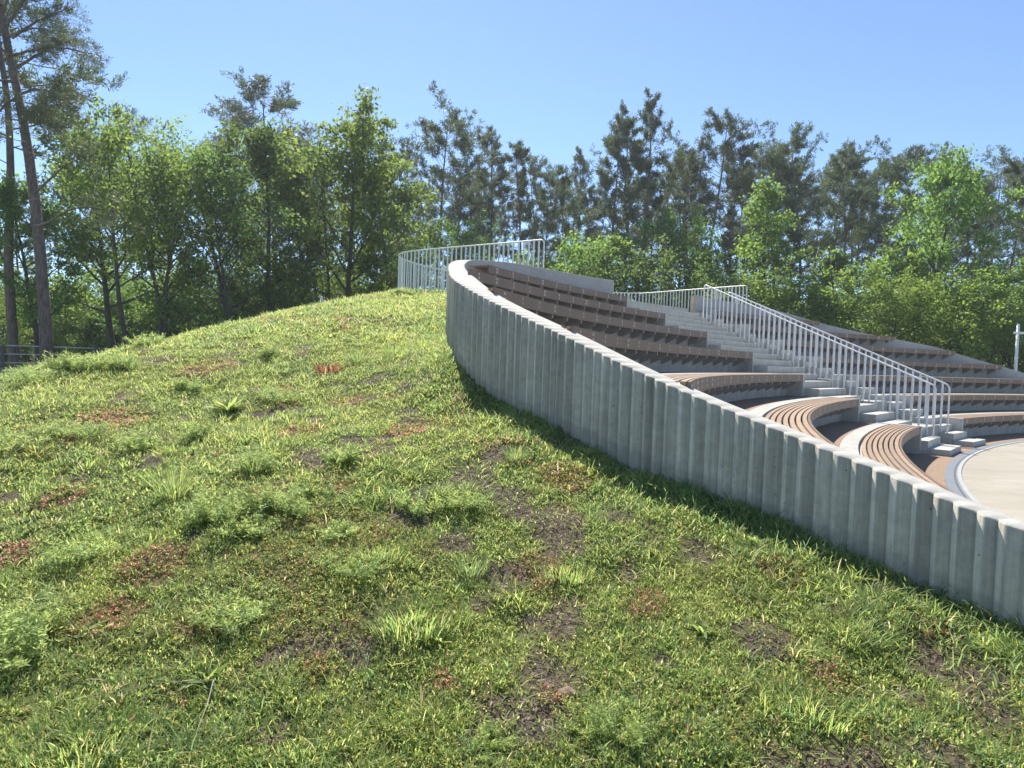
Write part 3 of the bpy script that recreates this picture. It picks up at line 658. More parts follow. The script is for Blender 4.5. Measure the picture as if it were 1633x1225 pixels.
# ------------------------------------------------------------------ single plants on the mound
def feathery(seed, nst=46, rad=.2, h=.3):
    r_ = np.random.default_rng(seed); VV = []; col = []; ecc = r_.uniform(.6, 1.5); off = r_.normal(0, rad*.35, (4, 2))
    for s in range(nst):
        g_ = off[r_.integers(4)]; a = r_.random()*6.28; out = rad*r_.random()**.55; H = h*(.4+.75*r_.random())*(1.05-.45*out/rad)
        p0 = np.array([g_[0]*.6+math.cos(a)*out*.4, g_[1]*.6+math.sin(a)*out*.4, 0]); p1 = np.array([g_[0]+math.cos(a)*out*ecc, g_[1]+math.sin(a)*out/ecc, H])
        base = np.array([(.29, .37, .125), (.34, .41, .14), (.23, .31, .12)][r_.integers(3)])*(.85+.35*r_.random())
        m_ = 44; t_ = (.12+.9*np.arange(m_)/m_)[:, None]; c0 = p0+(p1-p0)*t_+r_.normal(0, .007, (m_, 3)); c0[:, 2] = c0[:, 2]*(1-.12*t_[:, 0])
        a2 = r_.random(m_)*6.28; e2 = r_.normal(.35, .5, m_); L = (.042*(1.15-t_[:, 0]*.5)*(.5+.8*r_.random(m_)))[:, None]
        dr = np.column_stack([np.cos(a2)*np.cos(e2), np.sin(a2)*np.cos(e2), np.sin(e2)]); sd2 = np.cross(dr, r_.normal(0, 1, (m_, 3))); sd2 /= np.linalg.norm(sd2, axis=1)[:, None]
        VV.append(np.stack([c0, c0+dr*L*.5+sd2*L*.11, c0+dr*L, c0+dr*L*.5-sd2*L*.11], 1)); col.append(np.tile(base, (m_, 1))*(.8+.4*r_.random((m_, 1))))
    V = np.concatenate(VV).reshape(-1, 3); n = len(V)//4
    return np_mesh('feathery_foliage', V, np.arange(n*4).reshape(-1, 4), M_blade, attrs={'tint': np.repeat(np.concatenate(col), 4, 0)})
def tussock(seed, n=110, rad=.09, L=.3, pal=(2, 3, 3, 2, .3, 1), wid=.006):
    global rng
    keep_ = rng; rng = np.random.default_rng(seed)
    a = rng.random(n)*6.28; o = rad*rng.random(n)**.7
    r_ = blades(np.cos(a)*o, np.sin(a)*o, np.zeros(n)-.01, a+rng.normal(0, .5, n), L*(.5+.6*rng.random(n)), wid*(.7+.6*rng.random(n)), .08+.42*rng.random(n), hue_pick(n, PAL, pal), .2+.7*rng.random(n))
    rng = keep_; return np_mesh('tussock_blades', r_[0], r_[1], M_blade, attrs={'tint': r_[2]})
def broadleaf(seed, n=26, L=.13):
    global rng
    keep_ = rng; rng = np.random.default_rng(seed)
    a = rng.random(n)*6.28
    r_ = blades(np.cos(a)*.01, np.sin(a)*.01, np.zeros(n), a, L*(.6+.6*rng.random(n)), .028*(.7+.6*rng.random(n)), .35+.7*rng.random(n), hue_pick(n, PAL, (3, 3, 1, 2, 0, 0)), .5+.5*rng.random(n))
    rng = keep_; return np_mesh('broad_leaves', r_[0], r_[1], M_blade, attrs={'tint': r_[2]})
FE = [feathery(s, n, r_, h) for s, n, r_, h in ((1, 52, .19, .22), (2, 70, .25, .27), (3, 34, .14, .15), (4, 60, .24, .18), (5, 40, .16, .26))]
TU = [tussock(11, 150, .08, .30, wid=.0045), tussock(12, 190, .11, .18, (1, 3, 4, .5, .2, 2), .0045), tussock(13, 420, .27, .125, (2, 4, 3, 1, .3, .6), .0052)]
BL = [broadleaf(21), broadleaf(22, 34, .17)]
def plant(name, me, px, py, s, label, cat, group):
    p = lawn_hit(px, py); o = link(name, me); o.location = (p[0], p[1], p[2]-.01); o.scale = (s, s, s*(.9+.2*random.Random(px).random())); o.rotation_euler = (0, 0, px*.37)
    return tag(o, label, cat, group)
G1, G2, G3 = 'feathery weeds on the lawn', 'grass tussocks on the lawn', 'broad-leaved weeds on the lawn'
for me, px, py, s, lb in [
    (FE[1], 350, 832, 1.0, 'feathery pale green weed clump right of the tall grass tussock'), (FE[4], 432, 815, 1.0, 'dense feathery weed bush, rightmost of the midground pair'),
    (FE[0], 405, 752, .95, 'feathery weed behind the midground pair, with darker base'), (FE[2], 395, 850, 1.0, 'small feathery sprout in front of the midground weed bushes'),
    (FE[1], 40, 1030, 1.05, 'large dark feathery weed at the left edge of the lawn'), (FE[3], 570, 915, .8, 'low feathery weed in the middle of the lawn'),
    (FE[3], 372, 985, .9, 'flat feathery weed above the reddish sedum patch'), (FE[1], 985, 1180, .66, 'feathery weed bush at the bottom, right of the middle'),
    (FE[2], 560, 735, 1.2, 'pale feathery weed in the upper middle of the lawn'), (FE[2], 655, 815, 1., 'small feathery weed left of the wall shadow'),
    (FE[4], 325, 700, .9, 'dark feathery weed on the upper left slope'), (FE[3], 60, 608, 1.2, 'pale weed bush on the skyline in front of the rail fence'),
    (FE[4], 110, 594, 1.25, 'taller pale weed on the skyline right of the fence post'), (FE[2], 240, 552, 1.6, 'small weed on the skyline below the forked maple'),
    (FE[2], 335, 527, 1.6, 'weed tuft on the skyline below the dense green maples'), (FE[3], 25, 720, 1.1, 'feathery weed at the left edge of the upper slope'),
    (FE[2], 640, 470, 1.3, 'light weed at the foot of the mound railing'),
    (FE[3], 130, 700, 1.1, 'spreading pale weed below the left skyline'), (FE[0], 225, 720, .95, 'rounded pale weed above the tall grass tussock'), (FE[4], 480, 820, .8, 'loose feathery weed right of the midground bushes'),
    (FE[3], 150, 880, 1.0, 'low feathery weed between the left edge and the sedum patch'), (FE[2], 505, 790, 1.0, 'small pale weed above the loose feathery one'), (FE[3], 450, 640, 1.2, 'flat pale weed in the middle of the upper slope'),
    (FE[2], 300, 620, 1.4, 'small weed left of the rusty dried clump'), (FE[3], 730, 800, .8, 'flat weed beside the grass tussock at the wall shadow'), (FE[2], 770, 1190, .7, 'small feathery sprout at the bottom middle'), (FE[4], 420, 570, 1.2, 'pale weed high on the slope below the forest shade'),
    (FE[3], 170, 585, 1.2, 'wide pale weed on the left skyline beside the dark tussock'), (FE[2], 545, 850, .9, 'tiny feathery sprout at the middle of the lawn')]:
    plant('feathery_weed', me, px, py, s, lb, 'weed', G1)
for me, px, py, s, lb in [
    (TU[0], 277, 800, 1.0, 'tall upright grass tussock left of the feathery weeds'), (TU[1], 627, 568, 1.15, 'dark round grass tussock near the wall bend'),
    (TU[2], 665, 985, 1.0, 'lush bright grass patch in the middle foreground'), (TU[1], 822, 735, .8, 'grass tussock beside the wall shadow'),
    (TU[1], 750, 900, .8, 'dark green tussock in the middle of the lawn'), (TU[2], 605, 885, .7, 'pale spreading grass clump below the middle weeds'),
    (TU[0], 405, 760, .6, 'spiky tussock at the foot of the rear feathery weed'), (TU[1], 205, 583, 1.2, 'dark grass tussock on the upper left slope'),
    (TU[2], 130, 1190, .8, 'bright grass clump in the bottom left corner'), (TU[2], 470, 1190, .8, 'bright grass clump at the bottom edge, left of the middle'),
    (TU[1], 570, 580, 1.2, 'grass tussock right of the rusty dried clump'), (TU[2], 1290, 1120, .8, 'bright grass clump near the bottom right corner'),
    (TU[2], 900, 900, .7, 'bright grass clump right of the middle, below the wall shadow')]:
    plant('grass_tussock', me, px, py, s, lb, 'grass tussock', G2)
for me, px, py, s, lb in [
    (BL[1], 1560, 965, .9, 'leafy weed in the shade against the wall near the right edge'), (BL[0], 1500, 945, .8, 'small leafy weed in the wall shade left of the larger one'),
    (BL[0], 1205, 868, .7, 'leafy weed at the edge of the wall shadow'), (BL[0], 1370, 925, .8, 'round-leaved weed on the sunlit rim of the wall shadow'),
    (BL[1], 700, 1025, .6, 'bright leafy weed right of the dark soil patch'), (BL[1], 365, 655, 1.2, 'dark broad-leaved weed on the upper slope'),
    (BL[0], 330, 1090, .8, 'light leafy weed beside the dry stalk'), (BL[0], 1120, 1010, .7, 'leafy weed near the bare soil on the right')]:
    plant('leafy_weed', me, px, py, s, lb, 'weed', G3)
rng2 = rng
a = rng.random(170)*6.28; o_ = .16*rng.random(170)**.6
V, F, Cc = blades(np.cos(a)*o_, np.sin(a)*o_*.7, np.zeros(170)-.01, a, .06+.10*rng.random(170), .006+.004*rng.random(170), .3+.8*rng.random(170), hue_pick(170, [(.26, .10, .05), (.16, .07, .045), (.30, .2, .10)], (3, 2, 2)), .8*rng.random(170))
plant('dried_clump', np_mesh('dried_clump', V, F, M_blade, attrs={'tint': Cc}), 528, 590, 1.25, 'rusty brown dried plant clump on the upper slope', 'dry plant', None)
p0, p1, p2 = lawn_hit(150, 1140), lawn_hit(340, 1122), lawn_hit(310, 1195); st_ = MB()
st_.tube([tuple(p0+[0, 0, .05]), tuple((p0+p1)/2+[0, 0, .09]), tuple(p1+[0, 0, .085])], [.001, .0018, .002], 5); st_.tube([tuple(p1+[0, 0, .085]), tuple((p1+p2)/2+[.01, 0, .07]), tuple(p2+[0, 0, .04])], [.002, .002, .0012], 5)
tag(st_.build('dry_stalk', M_dry), 'thin bent dry stalk lying over the grass at the lower left', 'stalk')
for px, py, s, lb in ((905, 1112, .055, 'brown stone half hidden left of the bottom feathery weed'),):
    p = lawn_hit(px, py); b_ = MB(); vs = []; fs = []; n_ = 9
    for i in range(6):
        for j in range(n_):
            th, ph = math.pi*i/5, 2*math.pi*j/n_; q = 1+.22*random.Random(i*31+j if 0 < i < 5 else i).uniform(-1, 1)
            vs.append((p[0]+s*q*math.sin(th)*math.cos(ph), p[1]+s*.8*q*math.sin(th)*math.sin(ph), p[2]+s*.45*q*math.cos(th)))
    fs = [(i*n_+j, i*n_+(j+1) % n_, (i+1)*n_+(j+1) % n_, (i+1)*n_+j) for i in range(5) for j in range(n_)]
    b_.add(vs, fs); tag(b_.build('stone', plain('stone_%d' % px, (.36, .31, .25) if px > 1000 else (.22, .165, .12), .9, 0, .3, 30, .2, .004), None, True), lb, 'stone')

# ------------------------------------------------------------------ trees
def tube_np(pts, rad, n):
    pts = np.asarray(pts, float); N = len(pts); t = np.gradient(pts, axis=0); t /= np.linalg.norm(t, axis=1)[:, None]+1e-9
    ref = np.where(np.abs(t[:, 2:3]) < .9, np.array([[.1, .2, 1.]]), np.array([[1., .1, 0]]))
    a = np.cross(t, ref); a /= np.linalg.norm(a, axis=1)[:, None]; b = np.cross(t, a)
    q = np.arange(n)*2*np.pi/n
    V = pts[:, None]+(a[:, None]*np.cos(q)[None, :, None]+b[:, None]*np.sin(q)[None, :, None])*np.asarray(rad)[:, None, None]
    i, k_ = np.meshgrid(np.arange(N-1), np.arange(n), indexing='ij'); k2 = (k_+1) % n
    F = np.stack([i*n+k_, i*n+k2, (i+1)*n+k2, (i+1)*n+k_], -1).reshape(-1, 4)
    return V.reshape(-1, 3), F
class TB:
    def __init__(s): s.V = []; s.F = []; s.n = 0
    def add(s, pts, rad, n=6):
        v, f = tube_np(pts, rad, n); s.V.append(v); s.F.append(f+s.n); s.n += len(v)
    def mesh(s, name, m): return np_mesh(name, np.vstack(s.V), np.vstack(s.F), m, smooth=True)
def curve(r_, p0, d0, L, n, wob, up_=0.):
    p = [np.array(p0, float)]; d = np.array(d0, float); d /= np.linalg.norm(d)
    for i in range(n):
        d = d+r_.normal(0, wob, 3)+np.array([0, 0, up_]); d /= np.linalg.norm(d); p.append(p[-1]+d*L/n)
    return np.array(p), d
def leaf_quads(r_, c0, size, aspect=.62, flat=.75):
    n = len(c0); nrm = r_.normal(0, 1, (n, 3)); nrm[:, 2] = nrm[:, 2]*.6+flat; nrm /= np.linalg.norm(nrm, axis=1)[:, None]
    u = np.cross(nrm, r_.normal(0, 1, (n, 3))); u /= np.linalg.norm(u, axis=1)[:, None]; v = np.cross(nrm, u); s = (size*(.65+.7*r_.random(n)))[:, None]
    return np.stack([c0-u*s*.5, c0-u*s*.05+v*s*aspect*.5, c0+u*s*.5, c0-u*s*.05-v*s*aspect*.5], 1).reshape(-1, 3)
def deciduous(seed, H, crown0, rad, stems=1, nl=15000, size=.17, m=None, fill=1., spread=.18):
    r_ = np.random.default_rng(seed); tb = TB(); tips = []
    for s in range(stems):
        a = r_.random()*6.28; lean = spread*(.3 if stems == 1 else 1)
        d0 = (math.cos(a)*lean, math.sin(a)*lean, 1); n = 12
        p, d = curve(r_, (math.cos(a)*.12*(stems > 1), math.sin(a)*.12*(stems > 1), -.3), d0, H*(.82+.16*r_.random()), n, .045, .03)
        R0 = H*.0155/(stems**.35); rad_ = R0*(1-np.linspace(0, 1, n+1)*.86); rad_[0] *= 1.3; tb.add(p, rad_, 8)
        nb = int(20/stems**.6)
        for b in range(nb):
            f = crown0+(1-crown0)*((b+r_.random())/nb)**.9; i = min(n-1, int(f*n)); q = p[i]+(p[i+1]-p[i])*(f*n-i)
            aa = b*2.4+r_.random(); e = .35+.6*f+r_.normal(0, .12)
            rel = (f-crown0)/(1-crown0); prof = math.sin(math.pi*min(1, .18+.82*rel)**.85)**.7
            L = rad*(.45+.75*prof)*(.75+.45*r_.random())
            lp, ld = curve(r_, q, (math.cos(aa)*math.cos(e), math.sin(aa)*math.cos(e), math.sin(e)), L, 6, .12, .05)
            r1 = R0*(1-f*.86)*.55; tb.add(lp, r1*(1-np.linspace(0, 1, 7)*.85), 5)
            for k_ in range(2, 7):
                for w_ in range(2):
                    sd_ = ld+r_.normal(0, .75, 3); tp, td = curve(r_, lp[k_], sd_, L*.36*(.5+.6*r_.random()), 3, .2, .06)
                    tb.add(tp, r1*.28*(1-np.linspace(0, 1, 4)*.7), 4); tips += [tp[2], tp[3]]
            tips.append(lp[-1])
        tips += [p[-1], p[-2]]
    tips = np.array(tips); per = max(4, int(nl/len(tips)))
    wgt = r_.random(len(tips)) < (.42+.38*fill)
    tips = tips[wgt]; per = int(per*1.0); c0 = np.repeat(tips, per, 0)+r_.normal(0, 1, (len(tips)*per, 3))*np.array([.21, .21, .13])*(rad/3)**.5*(.6+.8*np.repeat(r_.random(len(tips)), per))[:, None]
    V = leaf_quads(r_, c0, size); return tb.mesh('trunk', M_barkd), np_mesh('crown', V, np.arange(len(V)).reshape(-1, 4), m or M_maple)
def pine(seed, H, crown0, rad, shape='flat', bend=.02, needle=.2, dead=14, R0=None, nb=40):
    r_ = np.random.default_rng(seed); tb = TB(); n = 16; a = r_.random()*6.28
    p, d = curve(r_, (0, 0, -.3), (math.cos(a)*bend, math.sin(a)*bend, 1), H, n, bend, .03); R0 = R0 or H*.0095
    rad_ = R0*(1-np.linspace(0, 1, n+1)**1.1*.88); rad_[0] *= 1.25; tb.add(p, rad_, 9)
    tips = []
    for b in range(nb):
        f = crown0+(1-crown0)*((b+.8*r_.random())/nb)**.85; i = min(n-1, int(f*n)); q = p[i]+(p[i+1]-p[i])*(f*n-i); rel = (f-crown0)/(1-crown0)
        prof = {'flat': math.sin(math.pi*(.25+.62*rel))**.6, 'cone': (1-rel)**.6*.95+.17, 'oval': math.sin(math.pi*(.16+.74*rel))**.8}[shape]
        L = rad*prof*(.4+.8*r_.random()); aa = b*2.4+r_.normal(0, .6); e = -.10+.7*rel+r_.normal(0, .2)
        lp, ld = curve(r_, q, (math.cos(aa)*math.cos(e), math.sin(aa)*math.cos(e), math.sin(e)), L, 6, .16, .08)
        r1 = max(.014, R0*(1-f*.85)*.36); tb.add(lp, r1*(1-np.linspace(0, 1, 7)*.8), 5)
        for k_ in range(3 if L > .9 else 5, 7):
            for w_ in range(3 if L > .9 else 2):
                sd_ = ld+r_.normal(0, .8, 3); sd_[2] = sd_[2]*.5+.12; tp, td = curve(r_, lp[k_], sd_, L*.24*(.4+.8*r_.random())+.12, 2, .2, .1)
                tips.append((tp[1], td)); tips.append((tp[2], td))
                if w_ == 0: tb.add(tp, r1*.35*np.array([1, .7, .4]), 4)
    for e_ in range(2): tips.append((p[-1]-np.array([0, 0, .16*e_]), np.array([0, 0, 1.])))
    for b in range(dead):                                             # bare dead stubs below the crown
        f = crown0*(.4+.62*r_.random()); i = min(n-1, int(f*n)); q = p[i]; aa = r_.random()*6.28
        lp, ld = curve(r_, q, (math.cos(aa), math.sin(aa), -.05+.3*r_.random()), .4+1.6*r_.random(), 4, .2, -.02); tb.add(lp, .024*(1-np.linspace(0, 1, 5)*.8), 4)
    tp = np.array([t_[0] for t_ in tips]); td = np.array([t_[1] for t_ in tips]); per = 22
    idx = np.repeat(np.arange(len(tp)), per); N = len(idx)
    dr = td[idx]*.6+r_.normal(0, .6, (N, 3)); dr[:, 2] += .2; dr /= np.linalg.norm(dr, axis=1)[:, None]
    c0 = tp[idx]+r_.normal(0, .06, (N, 3))-td[idx]*(r_.random(N)*.2)[:, None]
    sd_ = np.cross(dr, r_.normal(0, 1, (N, 3))); sd_ /= np.linalg.norm(sd_, axis=1)[:, None]; L = (needle*(.6+.7*r_.random(N)))[:, None]; W_ = L*.11
    V = np.stack([c0-sd_*W_*.5, c0+dr*L*.6-sd_*W_, c0+dr*L, c0+dr*L*.6+sd_*W_], 1).reshape(-1, 3)
    return tb.mesh('trunk', M_barkp), np_mesh('crown', V, np.arange(len(V)).reshape(-1, 4), M_needle)
HGT = {}
def top_of(var):
    k_ = var[1].name
    if k_ not in HGT:
        a_ = np.empty(len(var[1].vertices)*3, np.float32); var[1].vertices.foreach_get('co', a_); HGT[k_] = float(np.percentile(a_[2::3], 99.6))
    return HGT[k_]
CEN = {}
def centre_of(var, kind):
    k_ = var[1].name
    if k_ not in CEN:
        a_ = np.empty(len(var[1].vertices)*3, np.float32); var[1].vertices.foreach_get('co', a_); CEN[k_] = np.array([np.median(a_[0::3]), np.median(a_[1::3])])
    return CEN[k_]*(.85 if kind != 'pine' else .6)
def put_tree(name, var, loc, s, rz, label, cat, group, sz=None):
    root = empty(name, loc, label, cat, group, rz, (s, s, sz or s)); link('trunk', var[0], root); link('crown', var[1], root); return root
BASE = -.34
# reference heights: deciduous variants 10 m, pines 18 m, shrubs 4 m
DE = [deciduous(101, 10, .33, 2.6, 1, 14000, .15), deciduous(102, 10, .42, 2.9, 2, 13000, .15, spread=.22), deciduous(103, 10, .28, 2.3, 1, 15500, .14, m=M_linden), deciduous(104, 10, .26, 2.9, 3, 17000, .14, m=M_linden, spread=.3),
      deciduous(105, 10, .38, 3.1, 2, 10000, .14, fill=.5, spread=.3), deciduous(106, 10, .15, 1.5, 1, 9000, .13)]
PI = [pine(201, 18, .50, 3.6, 'flat'), pine(202, 18, .44, 2.6, 'cone', .015), pine(203, 18, .46, 3.2, 'oval', .03), pine(204, 18, .54, 3.9, 'flat', .04), pine(205, 18, .40, 2.8, 'cone', .03), pine(206, 18, .50, 2.9, 'oval', .05)]
SH = [deciduous(301, 8, .03, 2.9, 4, 13000, .14, spread=.35), deciduous(302, 8, .02, 2.6, 5, 14000, .13, m=M_linden, spread=.4), deciduous(303, 8, .05, 3.1, 3, 11000, .15, spread=.45)]
def tree_at(kind, i, px, ptop, Y, wide, label, group=None, rz=None, pbase=None):
    var = {'pine': PI, 'maple': DE, 'shrub': SH}[kind][i]; H0 = top_of(var)
    d = ray(px, 560); x = d[0]/d[1]*Y; zt = at(px, ptop, Y)[2]; H = zt-BASE; s = H/H0
    name, cat = {'pine': ('pine_tree', 'pine tree'), 'maple': ('leafy_tree', 'deciduous tree'), 'shrub': ('leafy_shrub', 'shrub')}[kind]
    rz = px*.731+i if rz is None else rz; cx_, cy_ = centre_of(var, kind)*s*wide; x -= cx_*math.cos(rz)-cy_*math.sin(rz)
    return put_tree(name, var, (x, Y, BASE), s*wide, rz, label, cat, group, s)
GP, GM, GS = 'pines of the wood', 'leafy trees at the wood edge', 'shrubs at the wood edge'
for i, px, pt, Y, wd_, lb in [
    (2, 8, -260, 26, 1.0, 'reddish-trunked pine at the left edge behind the leaning pine'),
    (2, 428, 132, 44, 1.35, 'pale round-topped pine rising behind the leafy trees at left'),
    (0, 690, 148, 42, 1.05, 'broad dark pine behind the mound railing, with a spiky top'),
    (4, 650, 222, 47, .8, 'narrower dark pine just left of the broad pine behind the railing'),
    (1, 781, 200, 48, .9, 'slim hazy pine behind the right end of the mound railing'), (1, 826, 232, 46, .95, 'small conical pine right of the hazy one'),
    (5, 895, 258, 45, .95, 'thin-crowned pine above the rim wall, with bare trunk'), (3, 745, 255, 50, .8, 'low flat-topped pine in the gap right of the broad pine'),
    (1, 966, 175, 44, .85, 'slender spire-topped pine, left of the tallest twin spires'), (4, 1030, 155, 43, .85, 'tallest spire-topped pine above the stair top'),
    (2, 1128, 180, 45, .95, 'pine with one-sided open crown, right of the tallest spire'), (5, 1085, 250, 50, .9, 'short pine between the tallest spire and the open-crowned pine'),
    (3, 1203, 210, 46, .9, 'flat-topped pine behind the slender bright tree'), (2, 1262, 203, 44, .85, 'bushy topped pine right of the flat-topped one'),
    (5, 1312, 242, 48, .95, 'rounded lower pine in the middle of the right-hand wood'), (0, 1402, 225, 42, .95, 'wide dark pine with bare red trunk left of the tall maple'),
    (3, 1362, 255, 50, .8, 'thin pine leaning behind the wide dark pine'), (4, 1470, 240, 50, .8, 'spiky pine top showing behind the tall maple at right'),
    (2, 1600, 252, 40, .9, 'dark pine near the right edge beyond the tall maple'), (0, 1645, 262, 36, .9, 'dark pine cut by the right edge of the view'),
    (0, 205, 172, 50, .8, 'pine top showing above the bright maple at left'), (5, 940, 300, 55, .9, 'low pine in the gap left of the twin spires'),
    (2, 385, 190, 47, 1.0, 'dull green pine left of the round-topped pine'), (3, 475, 205, 48, .8, 'flat pine crown right of the round-topped pine'), (1, 605, 235, 46, 1.1, 'narrow pine between the tall maple and the broad pine'),
    (2, 725, 212, 45, .9, 'pine leaning out right of the broad pine'), (0, 862, 262, 44, .8, 'flat pine over the end of the mound railing'), (5, 1000, 205, 46, 1.1, 'pine filling the space between the twin spires'),
    (0, 1075, 212, 45, .85, 'flat-topped pine just right of the tallest spire'), (2, 1165, 222, 44, .9, 'oval pine right of the open-crowned pine'), (1, 1235, 228, 45, 1.1, 'narrow pine between the flat-topped and the bushy pine'),
    (0, 1345, 232, 45, .85, 'flat pine left of the wide dark pine'), (2, 1435, 240, 44, .9, 'oval pine right of the wide dark pine'), (1, 1545, 262, 43, 1.1, 'narrow pine right of the tall right-hand maple')]:
    tree_at('pine', i, px, pt, Y, wd_, lb, GP)
for i, px, pt, Y, wd_, lb in [
    (1, 222, 172, 27, 1.0, 'forked maple with twin dark stems and bright crown at left'), (0, 150, 200, 30, 1.0, 'bright green maple behind the leaning pine'),
    (4, 270, 192, 31, .9, 'thin-leaved tree between the forked maple and the dense one'),
    (3, 345, 240, 30, 1.1, 'dense multi-stemmed green tree on the skyline at left'), (2, 430, 222, 31, 1.0, 'dark-stemmed leafy tree in front of the round-topped pine'),
    (3, 500, 240, 33, .9, 'leafy tree filling the gap left of the tall maple by the railing'), (0, 566, 180, 32, .95, 'tall bright maple left of the mound railing'),
    (2, 618, 275, 34, .9, 'smaller leafy tree directly behind the railing\'s left bend'), (2, 60, 300, 27, 1.0, 'dark leafy tree behind the leaning pine\'s trunk'),
    (5, 960, 378, 38, 1.6, 'young bright maple above the far end of the rim wall'), (3, 1055, 335, 38, .9, 'rounded green tree behind the stair landing'),
    (5, 1215, 288, 36, 1.1, 'slender bright yellow-green tree in the middle of the right-hand wood'), (0, 1505, 226, 33, .8, 'tall bright maple near the right edge'),
    (0, 1440, 400, 35, 1.0, 'half-height green tree left of the tall right-hand maple'), (2, 1130, 390, 40, .9, 'small leafy tree right of the stair landing'),
    (0, 1580, 420, 36, 1., 'half-height leafy tree right of the tall right-hand maple'), (4, 730, 330, 40, .8, 'thin leafy tree in the gap behind the mound railing'),
    (5, 1320, 400, 38, 1.3, 'young green tree under the rounded lower pine')]:
    tree_at('maple', i, px, pt, Y, wd_, lb, GM)
for j, (i, px, pt, Y, lb) in enumerate([
    (0, 20, 470, 34, 'shrub deep behind the rail fence at the left edge'), (1, 110, 470, 35, 'dark shrub right of the leaning pine\'s foot'), (2, 170, 450, 36, 'sunlit shrub left of the forked maple'),
    (1, 255, 450, 36, 'shrub behind the forked maple\'s stems'), (0, 310, 440, 35, 'shrub left of the dense multi-stemmed tree'), (1, 400, 430, 36, 'shrub below the dark-stemmed tree'),
    (2, 470, 410, 36, 'tall shrub on the skyline of the mound'), (0, 540, 410, 36, 'shrub under the tall maple by the railing'), (1, 610, 385, 32, 'shrub behind the left bend of the railing'),
    (0, 680, 400, 34, 'shrub seen through the mound railing'), (2, 830, 395, 40, 'thin shrub under the slim hazy pines'), (2, 935, 395, 37, 'bright shrub over the end of the rim wall'),
    (1, 1010, 400, 37, 'shrub behind the railing of the landing'), (0, 1090, 430, 36, 'shrub behind the stair\'s top railing'), (1, 1165, 425, 35, 'shrub right of the landing railing\'s end'),
    (0, 1225, 440, 34, 'shrub below the slender bright tree'), (2, 1280, 425, 33, 'yellow-green shrub above the right-hand rim wall'), (1, 1340, 450, 32, 'dark shrub above the middle of the right-hand wall'),
    (0, 1395, 445, 31, 'shrub in front of the wide dark pine'), (2, 1455, 430, 31, 'bright yellow-green shrub below the tall maple at right'), (1, 1515, 455, 30, 'dark green shrub left of the white post'),
    (0, 1570, 440, 32, 'green shrub behind the white post'), (1, 1625, 440, 32, 'dark shrub at the right edge behind the post'), (0, 1680, 430, 30, 'shrub just past the right edge')]):
    tree_at('shrub', i, px, pt, Y, 1.15, lb, GS)
r9 = random.Random(4)
for j in range(34):                                                     # depth of the wood: nothing tells these apart
    px = -60+j*53+r9.uniform(-25, 25)
    tree_at('pine', r9.randrange(6), px, r9.uniform(222, 300) if px > 860 else r9.uniform(255, 330), r9.uniform(51, 64), r9.uniform(.8, 1.0), 'hazy pine deep in the wood, mostly hidden behind nearer trees', 'far pines')
for j in range(24):
    px = -40+j*74+r9.uniform(-25, 25)
    tree_at('shrub', r9.randrange(3), px, r9.uniform(455, 490), r9.uniform(42, 52), 1.4, 'undergrowth bush deep in the wood between the trunks', 'undergrowth bushes')
for j in range(14):
    px = -40+j*46+r9.uniform(-20, 20)
    tree_at('shrub', r9.randrange(3), px, r9.uniform(425, 470), r9.uniform(36, 42), 1.5, 'undergrowth bush deep in the wood between the trunks', 'undergrowth bushes')
for j in range(22):
    px = -80+j*82+r9.uniform(-30, 30)
    tree_at('shrub', r9.randrange(3), px, r9.uniform(460, 500), r9.uniform(60, 74), 1.7, 'undergrowth bush deep in the wood between the trunks', 'undergrowth bushes')

# the big leaning pine at the left, its crown running out of the picture
r_ = np.random.default_rng(77); Y = 21.5
tr = TB(); keys = [(78, 600), (70, 480), (58, 340), (40, 210), (18, 100), (2, 20), (-12, -90), (-25, -220)]
pts, _s = spline(np.array([at(px, py, Y+.02*(600-py)*.1) for px, py in keys]), .35); o0 = pts[0].copy(); o0[2] = BASE; pts[0][2] = BASE
n = len(pts); rad_ = .185*(1-np.linspace(0, 1, n)*.66); rad_[0] *= 1.25; tr.add(pts-o0, rad_, 12)
tips = []
def bough(px0, py0, px1, py1, dy, sag=.0, r0=.05, nt=26, L2=.9, f0=.35):
    a = at(px0, py0, Y); b = at(px1, py1, Y+dy); m1 = (a+b)/2+np.array([0, 0, sag]); P, _ = spline(np.array([a, m1, b]), .18)
    P = P+np.cumsum(r_.normal(0, .012, P.shape), 0); tr.add(P-o0, r0*(1-np.linspace(0, 1, len(P))*.8), 6)
    for k_ in range(nt):
        u = f0+(1-f0)*r_.random(); q = P[int(u*(len(P)-1))]; dd = (b-a)/np.linalg.norm(b-a)*.5+r_.normal(0, .7, 3); dd[2] += .1
        tp, td = curve(r_, q, dd, L2*(.25+.75*r_.random()), 4, .22, .03); tr.add(tp-o0, .010*(1-np.linspace(0, 1, 5)*.7), 4)
        for e in (3, 4):
            for w_ in range(2): tips.append((tp[e]+r_.normal(0, .09, 3), td+r_.normal(0, .4, 3)))
for b in [(20, 90, 150, 82, -.6, .25), (22, 110, 125, 60, .8, .1), (18, 60, 110, 15, .3, .1), (30, 150, 132, 180, -.9, .35), (38, 195, 100, 150, 1.2, .2), (10, 40, 70, -30, .5, .2),
          (36, 190, 70, 205, -1.5, .2), (15, 90, -60, 40, .4, .2), (25, 130, -50, 150, -.6, .2), (4, 20, 40, -60, -.8, .2), (2, 10, -70, -40, .5, .1), (34, 175, 105, 215, .6, .15), (30, 150, -30, 215, 1.0, .1), (8, 60, 95, 50, 1.6, .2)]:
    bough(*b)
for b in [(60, 360, 190, 335, -.8, .35), (55, 310, 150, 250, .5, .25)]: bough(*b, r0=.04, nt=12, L2=1.1, f0=.55)
